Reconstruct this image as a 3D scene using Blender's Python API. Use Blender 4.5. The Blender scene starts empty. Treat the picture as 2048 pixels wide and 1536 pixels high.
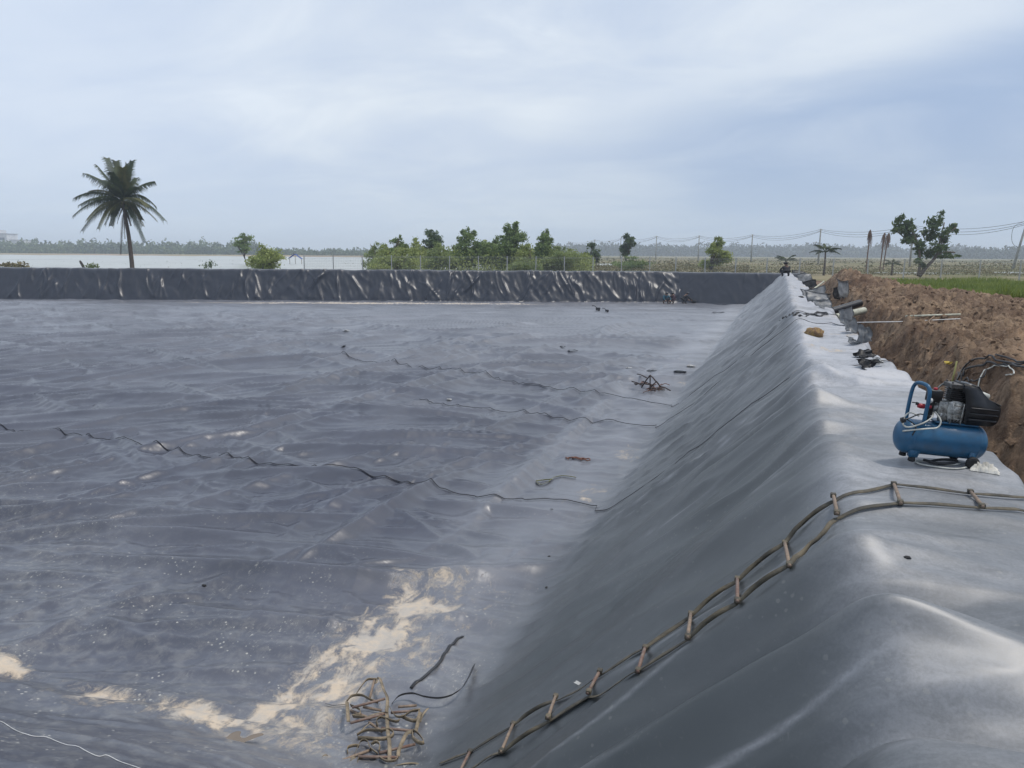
import bpy, bmesh, math, random
import numpy as np
from mathutils import Vector, Matrix
random.seed(7)
RNG = np.random.default_rng(11)
SC = bpy.context.scene
COL = SC.collection
R = math.radians

# ------------------------------------------------------------------ camera, sky, sun, exposure
F, YAW, PITCH, ROLL, EYE = 1480.0, R(19.6), R(10.0), R(0.4), 1.45
f_ = np.array([-math.sin(YAW)*math.cos(PITCH), math.cos(YAW)*math.cos(PITCH), -math.sin(PITCH)])
r_ = np.cross(f_, [0, 0, 1.0]); r_ /= np.linalg.norm(r_)
u_ = np.cross(r_, f_)
r2 = r_*math.cos(ROLL)+u_*math.sin(ROLL)
u2 = -r_*math.sin(ROLL)+u_*math.cos(ROLL)
CAM = np.array([0, 0, EYE])
cd = bpy.data.cameras.new('camera')
cam = bpy.data.objects.new('camera', cd); COL.objects.link(cam)
cd.sensor_width = 36; cd.lens = 36*F/2048; cd.clip_start = 0.05; cd.clip_end = 9000
cam.matrix_world = Matrix(((r2[0], u2[0], -f_[0], 0), (r2[1], u2[1], -f_[1], 0), (r2[2], u2[2], -f_[2], EYE), (0, 0, 0, 1)))
SC.camera = cam

SUN_DIR = Vector((0.40, 0.12, 0.90)).normalized()
sun_el = math.asin(SUN_DIR.z); sun_az = math.atan2(SUN_DIR.x, SUN_DIR.y)
world = bpy.data.worlds.new('World'); SC.world = world; world.use_nodes = True
SC.view_settings.view_transform = 'Standard'; SC.view_settings.look = 'None'
SC.view_settings.exposure = 0.12; SC.view_settings.gamma = 1.0
try: SC.view_settings.use_curve_mapping = False
except Exception: pass
SC.cycles.volume_bounces = 1
SC.cycles.max_bounces = 8
sl = bpy.data.lights.new('sun', 'SUN'); sl.energy = 2.3; sl.angle = R(10); sl.color = (1.0, 0.94, 0.86)
so = bpy.data.objects.new('sun', sl); COL.objects.link(so)
so.rotation_euler = SUN_DIR.to_track_quat('Z', 'Y').to_euler(); so.location = (0, 0, 60)


class NB:
    """tiny node builder"""
    def __init__(s, nt): s.nt = nt
    def n(s, t, **k):
        nd = s.nt.nodes.new(t)
        for a, v in k.items(): setattr(nd, a, v)
        return nd
    def put(s, sock, v):
        if v is None: return
        if hasattr(v, 'is_output'): s.nt.links.new(v, sock)
        else: sock.default_value = v
    def m(s, op, a, b=None, c=None, clamp=False):
        nd = s.n('ShaderNodeMath', operation=op, use_clamp=clamp)
        s.put(nd.inputs[0], a); s.put(nd.inputs[1], b); s.put(nd.inputs[2], c)
        return nd.outputs[0]
    def noise(s, vec, scale, detail=4, rough=0.55, dist=0.0, lac=2.0):
        nd = s.n('ShaderNodeTexNoise'); s.put(nd.inputs['Vector'], vec)
        nd.inputs['Scale'].default_value = scale; nd.inputs['Detail'].default_value = detail
        nd.inputs['Roughness'].default_value = rough; nd.inputs['Distortion'].default_value = dist
        nd.inputs['Lacunarity'].default_value = lac
        return nd.outputs['Fac']
    def ramp(s, x, lo, hi, a=0.0, b=1.0, smooth=True):
        nd = s.n('ShaderNodeMapRange', interpolation_type='SMOOTHSTEP' if smooth else 'LINEAR', clamp=True)
        s.put(nd.inputs[0], x); nd.inputs[1].default_value = lo; nd.inputs[2].default_value = hi
        nd.inputs[3].default_value = a; nd.inputs[4].default_value = b
        return nd.outputs[0]
    def mix(s, f, a, b, mode='MIX'):
        nd = s.n('ShaderNodeMix', data_type='RGBA', blend_type=mode)
        s.put(nd.inputs[0], f)
        s.put(nd.inputs[6], (*a, 1) if isinstance(a, tuple) and len(a) == 3 else a)
        s.put(nd.inputs[7], (*b, 1) if isinstance(b, tuple) and len(b) == 3 else b)
        return nd.outputs[2]
    def scl(s, vec, sx, sy, sz):
        nd = s.n('ShaderNodeMapping'); s.put(nd.inputs['Vector'], vec); nd.inputs['Scale'].default_value = (sx, sy, sz)
        return nd.outputs[0]


def build_world():
    nt = world.node_tree; nt.nodes.clear(); b = NB(nt)
    out = b.n('ShaderNodeOutputWorld'); bg = b.n('ShaderNodeBackground')
    sky = b.n('ShaderNodeTexSky'); sky.sky_type = 'NISHITA'; sky.sun_disc = False
    sky.sun_elevation = sun_el; sky.sun_rotation = sun_az
    sky.air_density = 1.6; sky.dust_density = 3.0; sky.ozone_density = 1.0
    tc = b.n('ShaderNodeTexCoord').outputs['Generated']
    sp = b.n('ShaderNodeSeparateXYZ'); b.put(sp.inputs[0], tc)
    x, y, z = sp.outputs
    zz = b.m('ADD', b.m('MAXIMUM', z, 0.0), 0.22)
    cb = b.n('ShaderNodeCombineXYZ'); b.put(cb.inputs[0], b.m('DIVIDE', x, zz)); b.put(cb.inputs[1], b.m('DIVIDE', y, zz))
    pv = cb.outputs[0]
    big = b.noise(pv, 0.55, 5, 0.52, 0.4)
    mid = b.noise(b.scl(pv, 1.0, 1.5, 1), 1.1, 8, 0.58, 0.6)
    az = b.m('ARCTAN2', x, y)
    # broad blue-grey rain cloud low in the north-east, under a ragged bright edge
    wob = b.m('MULTIPLY', b.m('SUBTRACT', mid, 0.5), 0.16)
    edge = b.m('ADD', b.m('MULTIPLY', az, 0.18), 0.20)
    band = b.m('SUBTRACT', b.m('ADD', edge, wob), z)
    bank = b.m('MULTIPLY', b.ramp(band, -0.03, 0.035), b.ramp(az, -0.45, 0.0))
    thin = b.ramp(b.m('ADD', big, b.m('MULTIPLY', b.m('SUBTRACT', mid, 0.5), 0.7)), 0.28, 0.70)
    veil = b.mix(thin, (3.45, 4.05, 5.1), (4.95, 5.35, 5.8))
    left = b.ramp(az, -0.95, -0.45)
    veil = b.mix(b.m('MULTIPLY', b.m('SUBTRACT', 1.0, left), 0.4), veil, (3.7, 4.45, 5.9))
    c = b.mix(b.m('MULTIPLY', bank, b.ramp(mid, 0.3, 0.7, 0.98, 0.66)), veil, (2.15, 2.9, 4.3))
    wisp = b.m('MULTIPLY', b.ramp(mid, 0.56, 0.74), b.ramp(z, 0.06, 0.2))
    c = b.mix(b.m('MULTIPLY', wisp, 0.2), c, (6.3, 6.7, 7.1))
    c = b.mix(0.93, sky.outputs[0], c)
    hz = b.ramp(z, 0.15, -0.01)
    c = b.mix(b.m('MULTIPLY', hz, 0.55), c, (3.7, 4.45, 5.05))
    b.put(bg.inputs[0], c); bg.inputs[1].default_value = 0.15
    b.nt.links.new(bg.outputs[0], out.inputs[0])
build_world()


# ------------------------------------------------------------------ numeric helpers
def ray(px, py): return f_ + r2*(px-1024)/F - u2*(py-768)/F
def at_z(px, py, z):
    d = ray(px, py); return CAM+d*((z-EYE)/d[2])
def at_w(px, w, z=None, py=505):
    p = CAM+ray(px, py)*w
    if z is not None: p = np.array([p[0], p[1], z])
    return p

_P = np.random.default_rng(5).permutation(512)
_P = np.concatenate([_P, _P])
_G = np.stack([np.cos(np.arange(16)*np.pi/8), np.sin(np.arange(16)*np.pi/8)], 1)
def pn(x, y, seed=0):
    x = np.asarray(x, float)+seed*17.13; y = np.asarray(y, float)+seed*9.71
    xi = np.floor(x).astype(int); yi = np.floor(y).astype(int)
    xf = x-xi; yf = y-yi; xi &= 511; yi &= 511
    u = xf*xf*xf*(xf*(xf*6-15)+10); v = yf*yf*yf*(yf*(yf*6-15)+10)
    def g(ix, iy, dx, dy):
        h = _G[_P[(_P[ix & 511]+iy) & 511] & 15]
        return h[..., 0]*dx+h[..., 1]*dy
    a = g(xi, yi, xf, yf); b = g(xi+1, yi, xf-1, yf); c = g(xi, yi+1, xf, yf-1); d = g(xi+1, yi+1, xf-1, yf-1)
    return ((a+(b-a)*u)+((c+(d-c)*u)-(a+(b-a)*u))*v)*1.5
def fbm(x, y, o=4, seed=0, g=0.5):
    s = 0; a = 1
    for i in range(o):
        s = s+a*pn(x*2**i, y*2**i, seed+i*3); a *= g
    return s
def sst(a, b, x):
    t = np.clip((x-a)/(b-a), 0, 1); return t*t*(3-2*t)
def smax(a, b, k):
    h = np.clip(0.5+0.5*(a-b)/k, 0, 1); return b+(a-b)*h+k*h*(1-h)

# ------------------------------------------------------------------ the pond's surface as one height function
ZF = -2.6
TOE, SH = -2.45, 0.42
def sst(a, b, x):
    t = np.clip((x-a)/(b-a), 0, 1); return t*t*(3-2*t)
def outer_edge(y): return 1.60-0.08*sst(6,12,y)+0.06*np.sin(y*0.9)+0.05*np.sin(y*2.3+1)-0.012*np.clip(y-8, 0, 60)
FOLDS = []
def fold(x0, y0, x1, y1, a, w, bend=0.0, p=1.2): FOLDS.append((x0, y0, x1, y1, a, w, bend, p))
_r = random.Random(21)
for i in range(330):
    Y = 4.2+34*_r.random()**1.25
    X = -2.9-_r.random()*(1.35*Y+2.5)
    q = min(1.0, max(0.0, (-X-4)/14))
    th = R(_r.choice([_r.gauss(78, 8), _r.gauss(78, 8), _r.gauss(-28, 7), _r.gauss(4+34*q, 6), _r.gauss(14+44*q, 8)]))
    L = _r.uniform(2.2, 6.0)*(1+Y/30)
    w = _r.uniform(0.11, 0.21)*(1+Y/45); a = w*_r.uniform(0.5, 0.9)
    if Y < 7.5: a *= 0.55; L *= 0.7
    if X > -4.6: a *= 0.45; L *= 0.4
    fold(X-math.cos(th)*L/2, Y-math.sin(th)*L/2, X+math.cos(th)*L/2, Y+math.sin(th)*L/2, a, w, _r.uniform(-0.07, 0.07))
for i in range(220):
    Y = 5.6+13*_r.random()**1.1; X = -4.3-_r.random()*(1.25*Y+1.5); q = min(1.0, max(0.0, (-X-4)/14))
    th = R(_r.choice([_r.gauss(74, 9), _r.gauss(-26, 8), _r.gauss(4+38*q, 8), _r.gauss(14+44*q, 9), _r.gauss(14+44*q, 9)]))
    L = _r.uniform(1.4, 3.6); w = _r.uniform(0.06, 0.10)*(1+Y/60); a = w*_r.uniform(0.5, 0.9)
    if Y < 7.5: a *= 0.6
    fold(X-math.cos(th)*L/2, Y-math.sin(th)*L/2, X+math.cos(th)*L/2, Y+math.sin(th)*L/2, a, w, _r.uniform(-0.09, 0.09))
# long ridges that can be told apart in the photograph
def pf(pts, a, w, bend=0, z=ZF):
    (ax, ay), (bx, by) = pts
    p = at_z(ax, ay, z); q = at_z(bx, by, z); fold(p[0], p[1], q[0], q[1], a, w, bend)
for s in ([(0, 1120), (400, 1010)], [(60, 1040), (560, 905)], [(420, 960), (700, 880)], [(480, 870), (640, 800)],
          [(530, 870), (610, 925)], [(560, 960), (700, 1040)], [(700, 1000), (890, 1090)], [(640, 900), (1010, 935)],
          [(0, 830), (190, 795)], [(740, 935), (870, 905)], [(300, 830), (560, 760)], [(830, 1010), (1140, 1045)],
          [(600, 1180), (840, 1120)], [(180, 1240), (420, 1200)], [(870, 1090), (960, 1130)]):
    pf(s, 0.11, 0.15, 0.04)
# the raised crease that runs beside the bank (a buried drain under the sheet)
fold(-4.12, 9.6, -4.16, 14.8, 0.15, 0.19, 0.01, 1.8)
fold(-4.12, 14.2, -4.2, 20.5, 0.15, 0.19, 0.01, 1.8)
fold(-4.15, 20.8, -4.2, 30, 0.07, 0.17, 0.0, 1.8)
fold(-3.75, 21.5, -3.3, 31, 0.06, 0.13, 0.02, 1.8)
fold(-3.3, 7.6, -3.25, 9.4, 0.07, 0.22, 0.02, 2)
# big drapes over the shoulder of the bank in the foreground
SHF = []
def sf(x0, y0, x1, y1, a, w, bend=0, p=2.0): SHF.append((x0, y0, x1, y1, a, w, bend, p))
sf(-0.9, 3.25, 0.95, 3.22, -0.24, 0.20, 0.02)
sf(-2.0, 2.65, 1.0, 2.90, 0.16, 0.12, 0.05, 1.4)
sf(-0.7, 2.45, 1.05, 2.52, -0.26, 0.17, 0.03)
sf(0.2, 2.05, 1.5, 2.42, 0.055, 0.13, -0.03, 1.8)
sf(-0.2, 1.7, 1.0, 1.85, -0.15, 0.16)
sf(-1.2, 3.55, 0.5, 3.75, 0.08, 0.15)
sf(-2.0, 3.3, 0.45, 3.32, -0.10, 0.13)
sf(-1.5, 4.15, 0.45, 4.3, 0.035, 0.1)
sf(-0.2, 4.92, 1.3, 5.3, 0.02, 0.12)
sf(0.3, 4.55, 1.5, 4.5, 0.025, 0.09, 0.05, 1.6)
sf(0.2, 5.6, -2.2, 5.9, 0.035, 0.1, 0.03)
sf(0.2, 9.2, 1.7, 9.7, 0.16, 0.20, 0.06)
sf(-1.6, 8.8, 0.8, 9.15, -0.12, 0.16, 0.03)
sf(-2.4, 8.2, 0.3, 9.3, 0.09, 0.15, 0.05)
sf(-2.3, 7.1, -0.1, 7.5, 0.03, 0.12)
sf(0.0, 6.8, 0.8, 7.2, 0.03, 0.16)
THIN = []
for i in range(44):
    y = 1.9+9*_r.random()**1.3; xs = _r.uniform(-2.4, -0.3); xe = min(0.7, xs+_r.uniform(0.8, 2.6)); g_ = _r.uniform(0.008, 0.02)
    sf(xs, y-_r.uniform(-0.1, 0.45), xe, y, g_, _r.uniform(0.03, 0.055), _r.uniform(-0.06, 0.06), 1.4)
    if i % 2: THIN.append(SHF[-1])
for i in range(16):
    y = 1.9+12*_r.random()**1.2; xs = _r.uniform(-2.2, -1.0); xe = _r.uniform(0.2, 1.0)
    sf(xs, y-_r.uniform(0, 0.4), xe, y+0.1, _r.choice([-1, 1])*_r.uniform(0.055, 0.10), _r.uniform(0.13, 0.24), _r.uniform(-0.05, 0.05), 2.0)
for i in range(60):
    y = 2.4+9*_r.random(); xs = _r.uniform(-2.5, -0.4); xe = min(1.2, xs+_r.uniform(0.9, 3.0)); w_ = _r.uniform(0.045, 0.10)
    sf(xs, y-_r.uniform(-0.05, 0.5), xe, y, w_*_r.uniform(0.35, 0.6)*_r.choice([1, 1, -0.7]), w_, _r.uniform(-0.06, 0.06), 1.5)
for i in range(46):
    y = 5+40*_r.random()**1.6; a = _r.uniform(0.02, 0.06)*(1+y/40)
    if _r.random() < 0.25: a = -a
    xs = _r.uniform(-2.2, -0.6); xe = xs+_r.uniform(1.0, 2.6)
    sf(xs, y-_r.uniform(-0.15, 0.5), min(xe, 1.4), y+_r.uniform(-0.05, 0.35), a, _r.uniform(0.05, 0.14)*(1+y/40), _r.uniform(-0.08, 0.08), 1.6)

def add_folds(x, y, z, folds, union=False):
    lay = np.zeros_like(z)
    for (x0, y0, x1, y1, a, w, bend, p) in folds:
        m = 4*w+abs(bend)*3+0.3
        k = (x > min(x0, x1)-m) & (x < max(x0, x1)+m) & (y > min(y0, y1)-m) & (y < max(y0, y1)+m)
        if not k.any(): continue
        L = math.hypot(x1-x0, y1-y0); tx, ty = (x1-x0)/L, (y1-y0)/L
        dx = x[k]-x0; dy = y[k]-y0
        s = (dx*tx+dy*ty)/L; d = -dx*ty+dy*tx
        d = d - bend*L*np.sin(np.clip(s, 0, 1)*math.pi) - 0.03*np.sin(s*9+x0*3)*L*0.15
        tap = np.sin(np.clip((s+0.05)/1.1, 0, 1)*math.pi)**0.7
        wv = w*(0.7+0.6*tap)
        asym = np.where(d > 0, 1.25, 0.8)
        val = a*tap*np.exp(-np.abs(d/(wv*asym))**p)
        if union: lay[k] = np.maximum(lay[k], val)
        else: lay[k] += val
    return z+lay

def near_toe(x): return 4.55+0.10*np.sin(x*1.3)+0.05*np.clip(-x-5, 0, 100)
def H(x, y):
    """height of the liner at (x, y)"""
    x = np.atleast_1d(np.asarray(x, float)).copy(); y = np.atleast_1d(np.asarray(y, float)).copy()
    shp = x.shape; x = x.ravel(); y = y.ravel()
    toe = TOE+0.07*pn(y*0.5, 0*y, 2)+0.02*pn(y*1.7, 0*y+3, 4)
    sh = SH+0.05*pn(y*0.55, 0*y+7, 9)
    bank = ZF + (x-toe)*(-ZF)/(sh-toe)
    # slight sag in the face of the bank
    t = np.clip((x-toe)/(sh-toe), 0, 1)
    bank = bank - 0.07*np.sin(t*math.pi)
    oe = outer_edge(y)
    crest = 0.0 + 0.03*np.sin((x-sh)*2.0) - 0.02*(x-sh) + 0.03*pn(x*0.8, y*0.6, 31) + 0.018*pn(x*1.6, y*1.9, 33)
    top = -smax(-bank, -crest, 0.09-0.045*sst(4.5, 9, y))
    fall = -(x-oe)*2.4
    top = -smax(-top, -fall, 0.10)
    floor = ZF + 0.05*sst(-4.3, -2.4, x)*1.0 - 0.04*np.exp(-((x+4.1)/0.5)**2) + 0.05*sst(-4.5, -9, x)
    nt_ = near_toe(x)
    nb = -(y-nt_)*0.56+ZF
    nb = np.minimum(nb, 0.0)
    base = smax(floor, nb, 0.18)
    z = smax(base, top, 0.16)
    onb = sst(-2.6, -2.1, x)            # on the bank and crest
    # --- floor wrinkles
    fl = 1-onb
    wx = x+0.4*pn(x*0.25, y*0.25, 41); wy = y+0.22*pn(x*0.3, y*0.4, 43)
    near = sst(3.5, 9, y)
    tt = np.clip(-wx-3, 0, 24); c = wy+0.16*tt+0.030*tt**2; al = wx*0.9-wy*0.35
    n1 = 1-np.abs(pn(wx*0.95+wy*0.12, wy*0.15, 1)); n2 = 1-np.abs(pn(al*0.22, c*1.25, 3)); n3 = 1-np.abs(pn(wy*0.9+wx*0.62, wx*0.25-wy*0.2, 5))
    w1 = np.clip(n1-0.74, 0, 1)**1.2*0.26; w2 = np.clip(n2-0.68, 0, 1)**1.15*0.17; w3 = np.clip(n3-0.72, 0, 1)*0.10
    small = 0.026*np.clip(1-np.abs(pn(al*0.45, c*2.4, 13))-0.5, 0, 1)*2+0.020*pn(al*0.5, c*3.6, 17)+0.012*pn(al*1.0, c*6.5, 14)+0.010*pn(wx*4.5+wy, wy*0.8, 18)
    mod = 0.35+0.65*sst(-0.3, 0.5, pn(x*0.16, y*0.22, 77))
    z += fl*((near*0.5+0.5)*np.maximum(w2*mod*(0.35+0.65*sst(12, 18, y)*sst(38, 22, y))*(1+y/40)*0.8, w1*mod*0.45)+small*(0.60+0.45*mod)*sst(30, 15, y))
    z += fl*0.02*pn(x*0.25, y*0.25, 15)
    z += fl*0.022*np.sin(y*15+2*pn(y*0.8, x, 19))*np.exp(-((x+4.12)/0.20)**2)*sst(9.6, 11, y)*sst(21, 19, y)
    # far out: more pronounced cross folds, seen only as thin dark lines
    fr = sst(16, 34, y)*fl
    n4 = 1-np.abs(pn(al*0.12, c*0.7, 6)); z += fr*np.clip(n4-0.74, 0, 1)**1.3*0.42
    # --- bank: folds run straight down the slope
    skew = 0.10*(x-SH)
    b1 = pn((y+skew)*2.6+0.3*pn(x*0.7, y*0.6, 51), x*0.30, 21); b2 = pn((y+skew*1.5)*5.4, x*0.42+3, 23)
    b3 = 1-np.abs(pn((y+skew)*1.25+0.3*pn(x, y*0.4, 53), x*0.25, 25))
    b4 = 1-np.abs(pn((y-skew)*3.1, x*0.33+9, 27))
    gro = 0.5+0.5*sst(3.5, 12, y)+0.5*sst(15, 40, y); hf_ = 0.22+0.78*sst(5, 14, y)
    face = onb*(1-sst(0.3, 0.8, x))
    cr = onb*sst(0.1, 0.6, x)
    z += face*gro*(0.020*b1*hf_+0.009*b2*hf_+np.clip(b3-0.72, 0, 1)**1.1*0.36+np.clip(b4-0.80, 0, 1)*0.26*hf_)
    z += cr*gro*(0.010*b1+0.004*b2+np.clip(b3-0.76, 0, 1)*0.22)
    # soft gathers where the sheet bends at the toe
    z += np.exp(-((x+2.7)/0.45)**2)*0.016*pn(y*6.5+x, x*1.2, 61)
    z0 = z; z = z0+1.25*(add_folds(x, y, z0, FOLDS, True)-z0)
    z0 = z; z = z0+(1-0.8*np.exp(-((y-4.95-0.25*np.clip(x, -3, 0.4))/0.34)**2))*(add_folds(x, y, z0, SHF)-z0)
    return z.reshape(shp)
def h1(x, y): return float(H(np.array([x]), np.array([y]))[0])
def on_liner(px, py, lift=0.0, t0=1.5, t1=70):
    """where the sight line through a pixel meets the liner"""
    d = ray(px, py); t = np.exp(np.linspace(math.log(t0), math.log(t1), 700))
    X = CAM[0]+d[0]*t; Y = CAM[1]+d[1]*t; Z = CAM[2]+d[2]*t
    g = Z-H(X, Y)
    k = np.argmax(g < 0)
    a = g[k-1]/(g[k-1]-g[k]); tt = t[k-1]+(t[k]-t[k-1])*a
    p = CAM+d*tt
    return Vector((p[0], p[1], p[2]+lift))

# ------------------------------------------------------------------ object helpers
def set_props(o, label=None, cat=None, group=None, kind=None):
    if label: o['label'] = label
    if cat: o['category'] = cat
    if group: o['group'] = group
    if kind: o['kind'] = kind
    return o
def mesh_np(name, verts, faces, mat, parent=None, smooth=True, quads=True):
    verts = np.asarray(verts, np.float32); faces = np.asarray(faces, np.int32)
    me = bpy.data.meshes.new(name)
    me.vertices.add(len(verts)); me.vertices.foreach_set('co', verts.ravel())
    k = faces.shape[1]
    me.loops.add(faces.size); me.loops.foreach_set('vertex_index', faces.ravel())
    me.polygons.add(len(faces)); me.polygons.foreach_set('loop_start', np.arange(0, faces.size, k, dtype=np.int32))
    me.polygons.foreach_set('use_smooth', np.full(len(faces), smooth))
    me.update(calc_edges=True)
    if mat: me.materials.append(mat)
    o = bpy.data.objects.new(name, me); COL.objects.link(o)
    if parent: o.parent = parent
    return o
def grid_faces(nr, nc):
    i = np.arange(nr*nc).reshape(nr, nc)
    return np.stack([i[:-1, :-1], i[1:, :-1], i[1:, 1:], i[:-1, 1:]], -1).reshape(-1, 4)
def attr(o, name, vals):
    a = o.data.attributes.new(name, 'FLOAT', 'POINT'); a.data.foreach_set('value', np.asarray(vals, np.float32).ravel())
def thing(name, loc, label, cat, group=None, rz=0.0):
    e = bpy.data.objects.new(name, None); COL.objects.link(e); e.location = loc; e.rotation_euler = (0, 0, rz)
    e.empty_display_size = 0.1
    return set_props(e, label, cat, group)
def from_bm(name, bm, mat, parent=None, smooth=True):
    me = bpy.data.meshes.new(name); bm.normal_update(); bm.to_mesh(me); bm.free()
    if smooth: me.polygons.foreach_set('use_smooth', [True]*len(me.polygons))
    for m in (mat if isinstance(mat, (list, tuple)) else [mat]): me.materials.append(m)
    o = bpy.data.objects.new(name, me); COL.objects.link(o)
    if parent: o.parent = parent
    return o
def copy_tree(o, parent=None):
    c = o.copy(); COL.objects.link(c); c.parent = parent
    for ch in list(o.children): copy_tree(ch, c)
    return c

def frames(pts, up=Vector((0, 0, 1))):
    out = []
    n = len(pts)
    for i in range(n):
        t = (pts[min(i+1, n-1)]-pts[max(i-1, 0)])
        if t.length < 1e-9: t = Vector((1, 0, 0))
        t.normalize()
        s = t.cross(up)
        if s.length < 1e-4: s = t.cross(Vector((0, 1, 0)))
        s.normalize(); out.append((t, s, s.cross(t).normalized()))
    return out
def tube(bm, pts, rad, n=8, cap=True):
    pts = [Vector(p) for p in pts]
    if not isinstance(rad, (list, tuple)): rad = [rad]*len(pts)
    # parallel transport
    t0 = (pts[1]-pts[0]).normalized(); s = t0.orthogonal().normalized()
    rings = []
    for i, p in enumerate(pts):
        t = (pts[min(i+1, len(pts)-1)]-pts[max(i-1, 0)]).normalized()
        s = (s-t*s.dot(t)); s = s.normalized() if s.length > 1e-6 else t.orthogonal().normalized()
        b = t.cross(s)
        rings.append([bm.verts.new(p+(s*math.cos(a)+b*math.sin(a))*rad[i]) for a in [2*math.pi*k/n for k in range(n)]])
    for a, b in zip(rings, rings[1:]):
        for k in range(n): bm.faces.new((a[k], a[(k+1) % n], b[(k+1) % n], b[k]))
    if cap:
        bm.faces.new(rings[0][::-1]); bm.faces.new(rings[-1])
def spline(pts, n=8):
    pts = [Vector(p) for p in pts]
    if len(pts) < 3: return [pts[0].lerp(pts[-1], i/n) for i in range(n+1)]
    P = [pts[0]*2-pts[1]]+pts+[pts[-1]*2-pts[-2]]; out = []
    for i in range(1, len(P)-2):
        a, b, c, d = P[i-1:i+3]
        for k in range(n):
            t = k/n
            out.append(0.5*((2*b)+(c-a)*t+(2*a-5*b+4*c-d)*t*t+(3*b-a-3*c+d)*t**3))
    out.append(pts[-1]); return out
def ribbon(bm, pts, width, thick, tilt=0.0, up=Vector((0, 0, 1))):
    """flat strap; tilt 0 = lying, pi/2 = standing on its edge. tilt may be a list"""
    fr = frames(pts, up); rings = []
    for i, (p, (t, s, u)) in enumerate(zip(pts, fr)):
        a = tilt[min(i*len(tilt)//len(pts), len(tilt)-1)] if isinstance(tilt, list) else tilt
        w = s*math.cos(a)+u*math.sin(a); v = -s*math.sin(a)+u*math.cos(a)
        q = p+u*abs(math.sin(a))*width/2
        rings.append([bm.verts.new(q+w*width/2*sx+v*thick/2*sy) for sx, sy in ((-1, -1), (1, -1), (1, 1), (-1, 1))])
    for a, b in zip(rings, rings[1:]):
        for k in range(4): bm.faces.new((a[k], a[(k+1) % 4], b[(k+1) % 4], b[k]))
    bm.faces.new(rings[0][::-1]); bm.faces.new(rings[-1])
def box(bm, c, s, rot=None, bev=0.0):
    r = bmesh.ops.create_cube(bm, size=1.0); vs = r['verts']
    for v in vs: v.co = Vector((v.co.x*s[0], v.co.y*s[1], v.co.z*s[2]))
    if bev > 0:
        es = list({e for v in vs for e in v.link_edges})
        rr = bmesh.ops.bevel(bm, geom=es, offset=bev, segments=2, affect='EDGES', profile=0.5)
        vs = list({v for f in rr['faces'] for v in f.verts} | {v for v in vs if v.is_valid})
    M = (rot.to_matrix() if rot else Matrix.Identity(3))
    for v in vs: v.co = M @ v.co+Vector(c)
    return vs
def ext(bm, prof, y0, y1, bev=0.0):
    """extrude an x-z outline between two y"""
    a = [bm.verts.new((x, y0, z)) for x, z in prof]; b = [bm.verts.new((x, y1, z)) for x, z in prof]
    n = len(prof); fs = []
    for k in range(n): fs.append(bm.faces.new((a[k], b[k], b[(k+1) % n], a[(k+1) % n])))
    fs.append(bm.faces.new(a)); fs.append(bm.faces.new(b[::-1]))
    if bev:
        es = list({e for f in fs for e in f.edges}); bmesh.ops.bevel(bm, geom=es, offset=bev, segments=2, affect='EDGES')
def lathe_x(bm, prof, n=40, c=(0, 0, 0)):
    """spin a list of (x, radius) round the x axis"""
    rings = []
    for x, r in prof:
        if r < 1e-5: rings.append([bm.verts.new((c[0]+x, c[1], c[2]))])
        else: rings.append([bm.verts.new((c[0]+x, c[1]+r*math.cos(2*math.pi*k/n), c[2]+r*math.sin(2*math.pi*k/n))) for k in range(n)])
    for a, b in zip(rings, rings[1:]):
        for k in range(n):
            if len(a) == 1: bm.faces.new((a[0], b[k], b[(k+1) % n]))
            elif len(b) == 1: bm.faces.new((a[k], b[0], a[(k+1) % n]))
            else: bm.faces.new((a[k], b[k], b[(k+1) % n], a[(k+1) % n]))
    bmesh.ops.recalc_face_normals(bm, faces=bm.faces)

# ------------------------------------------------------------------ materials
def mat(name, col, rough=0.6, metal=0.0, spec=0.5, var=0.12, scale=8.0, bump=0.0, bscale=40.0, col2=None):
    m = bpy.data.materials.new(name); m.use_nodes = True; b = NB(m.node_tree)
    p = m.node_tree.nodes['Principled BSDF']
    tc = b.n('ShaderNodeTexCoord').outputs['Object']
    n = b.noise(tc, scale, 5, 0.6)
    c2 = col2 or tuple(c*(1-var*2.2) for c in col)
    c1 = col if col2 else tuple(min(1, c*(1+var)) for c in col)
    b.put(p.inputs['Base Color'], b.mix(b.ramp(n, 0.32, 0.68), c1, c2))
    b.put(p.inputs['Roughness'], b.m('ADD', b.m('MULTIPLY', b.noise(tc, scale*2.3, 4), 0.2), rough-0.1))
    p.inputs['Metallic'].default_value = metal; p.inputs['Specular IOR Level'].default_value = spec
    if bump:
        bp = b.n('ShaderNodeBump'); bp.inputs['Distance'].default_value = bump; bp.inputs['Strength'].default_value = 1
        b.put(bp.inputs['Height'], b.noise(tc, bscale, 4)); b.put(p.inputs['Normal'], bp.outputs[0])
    return m

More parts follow.
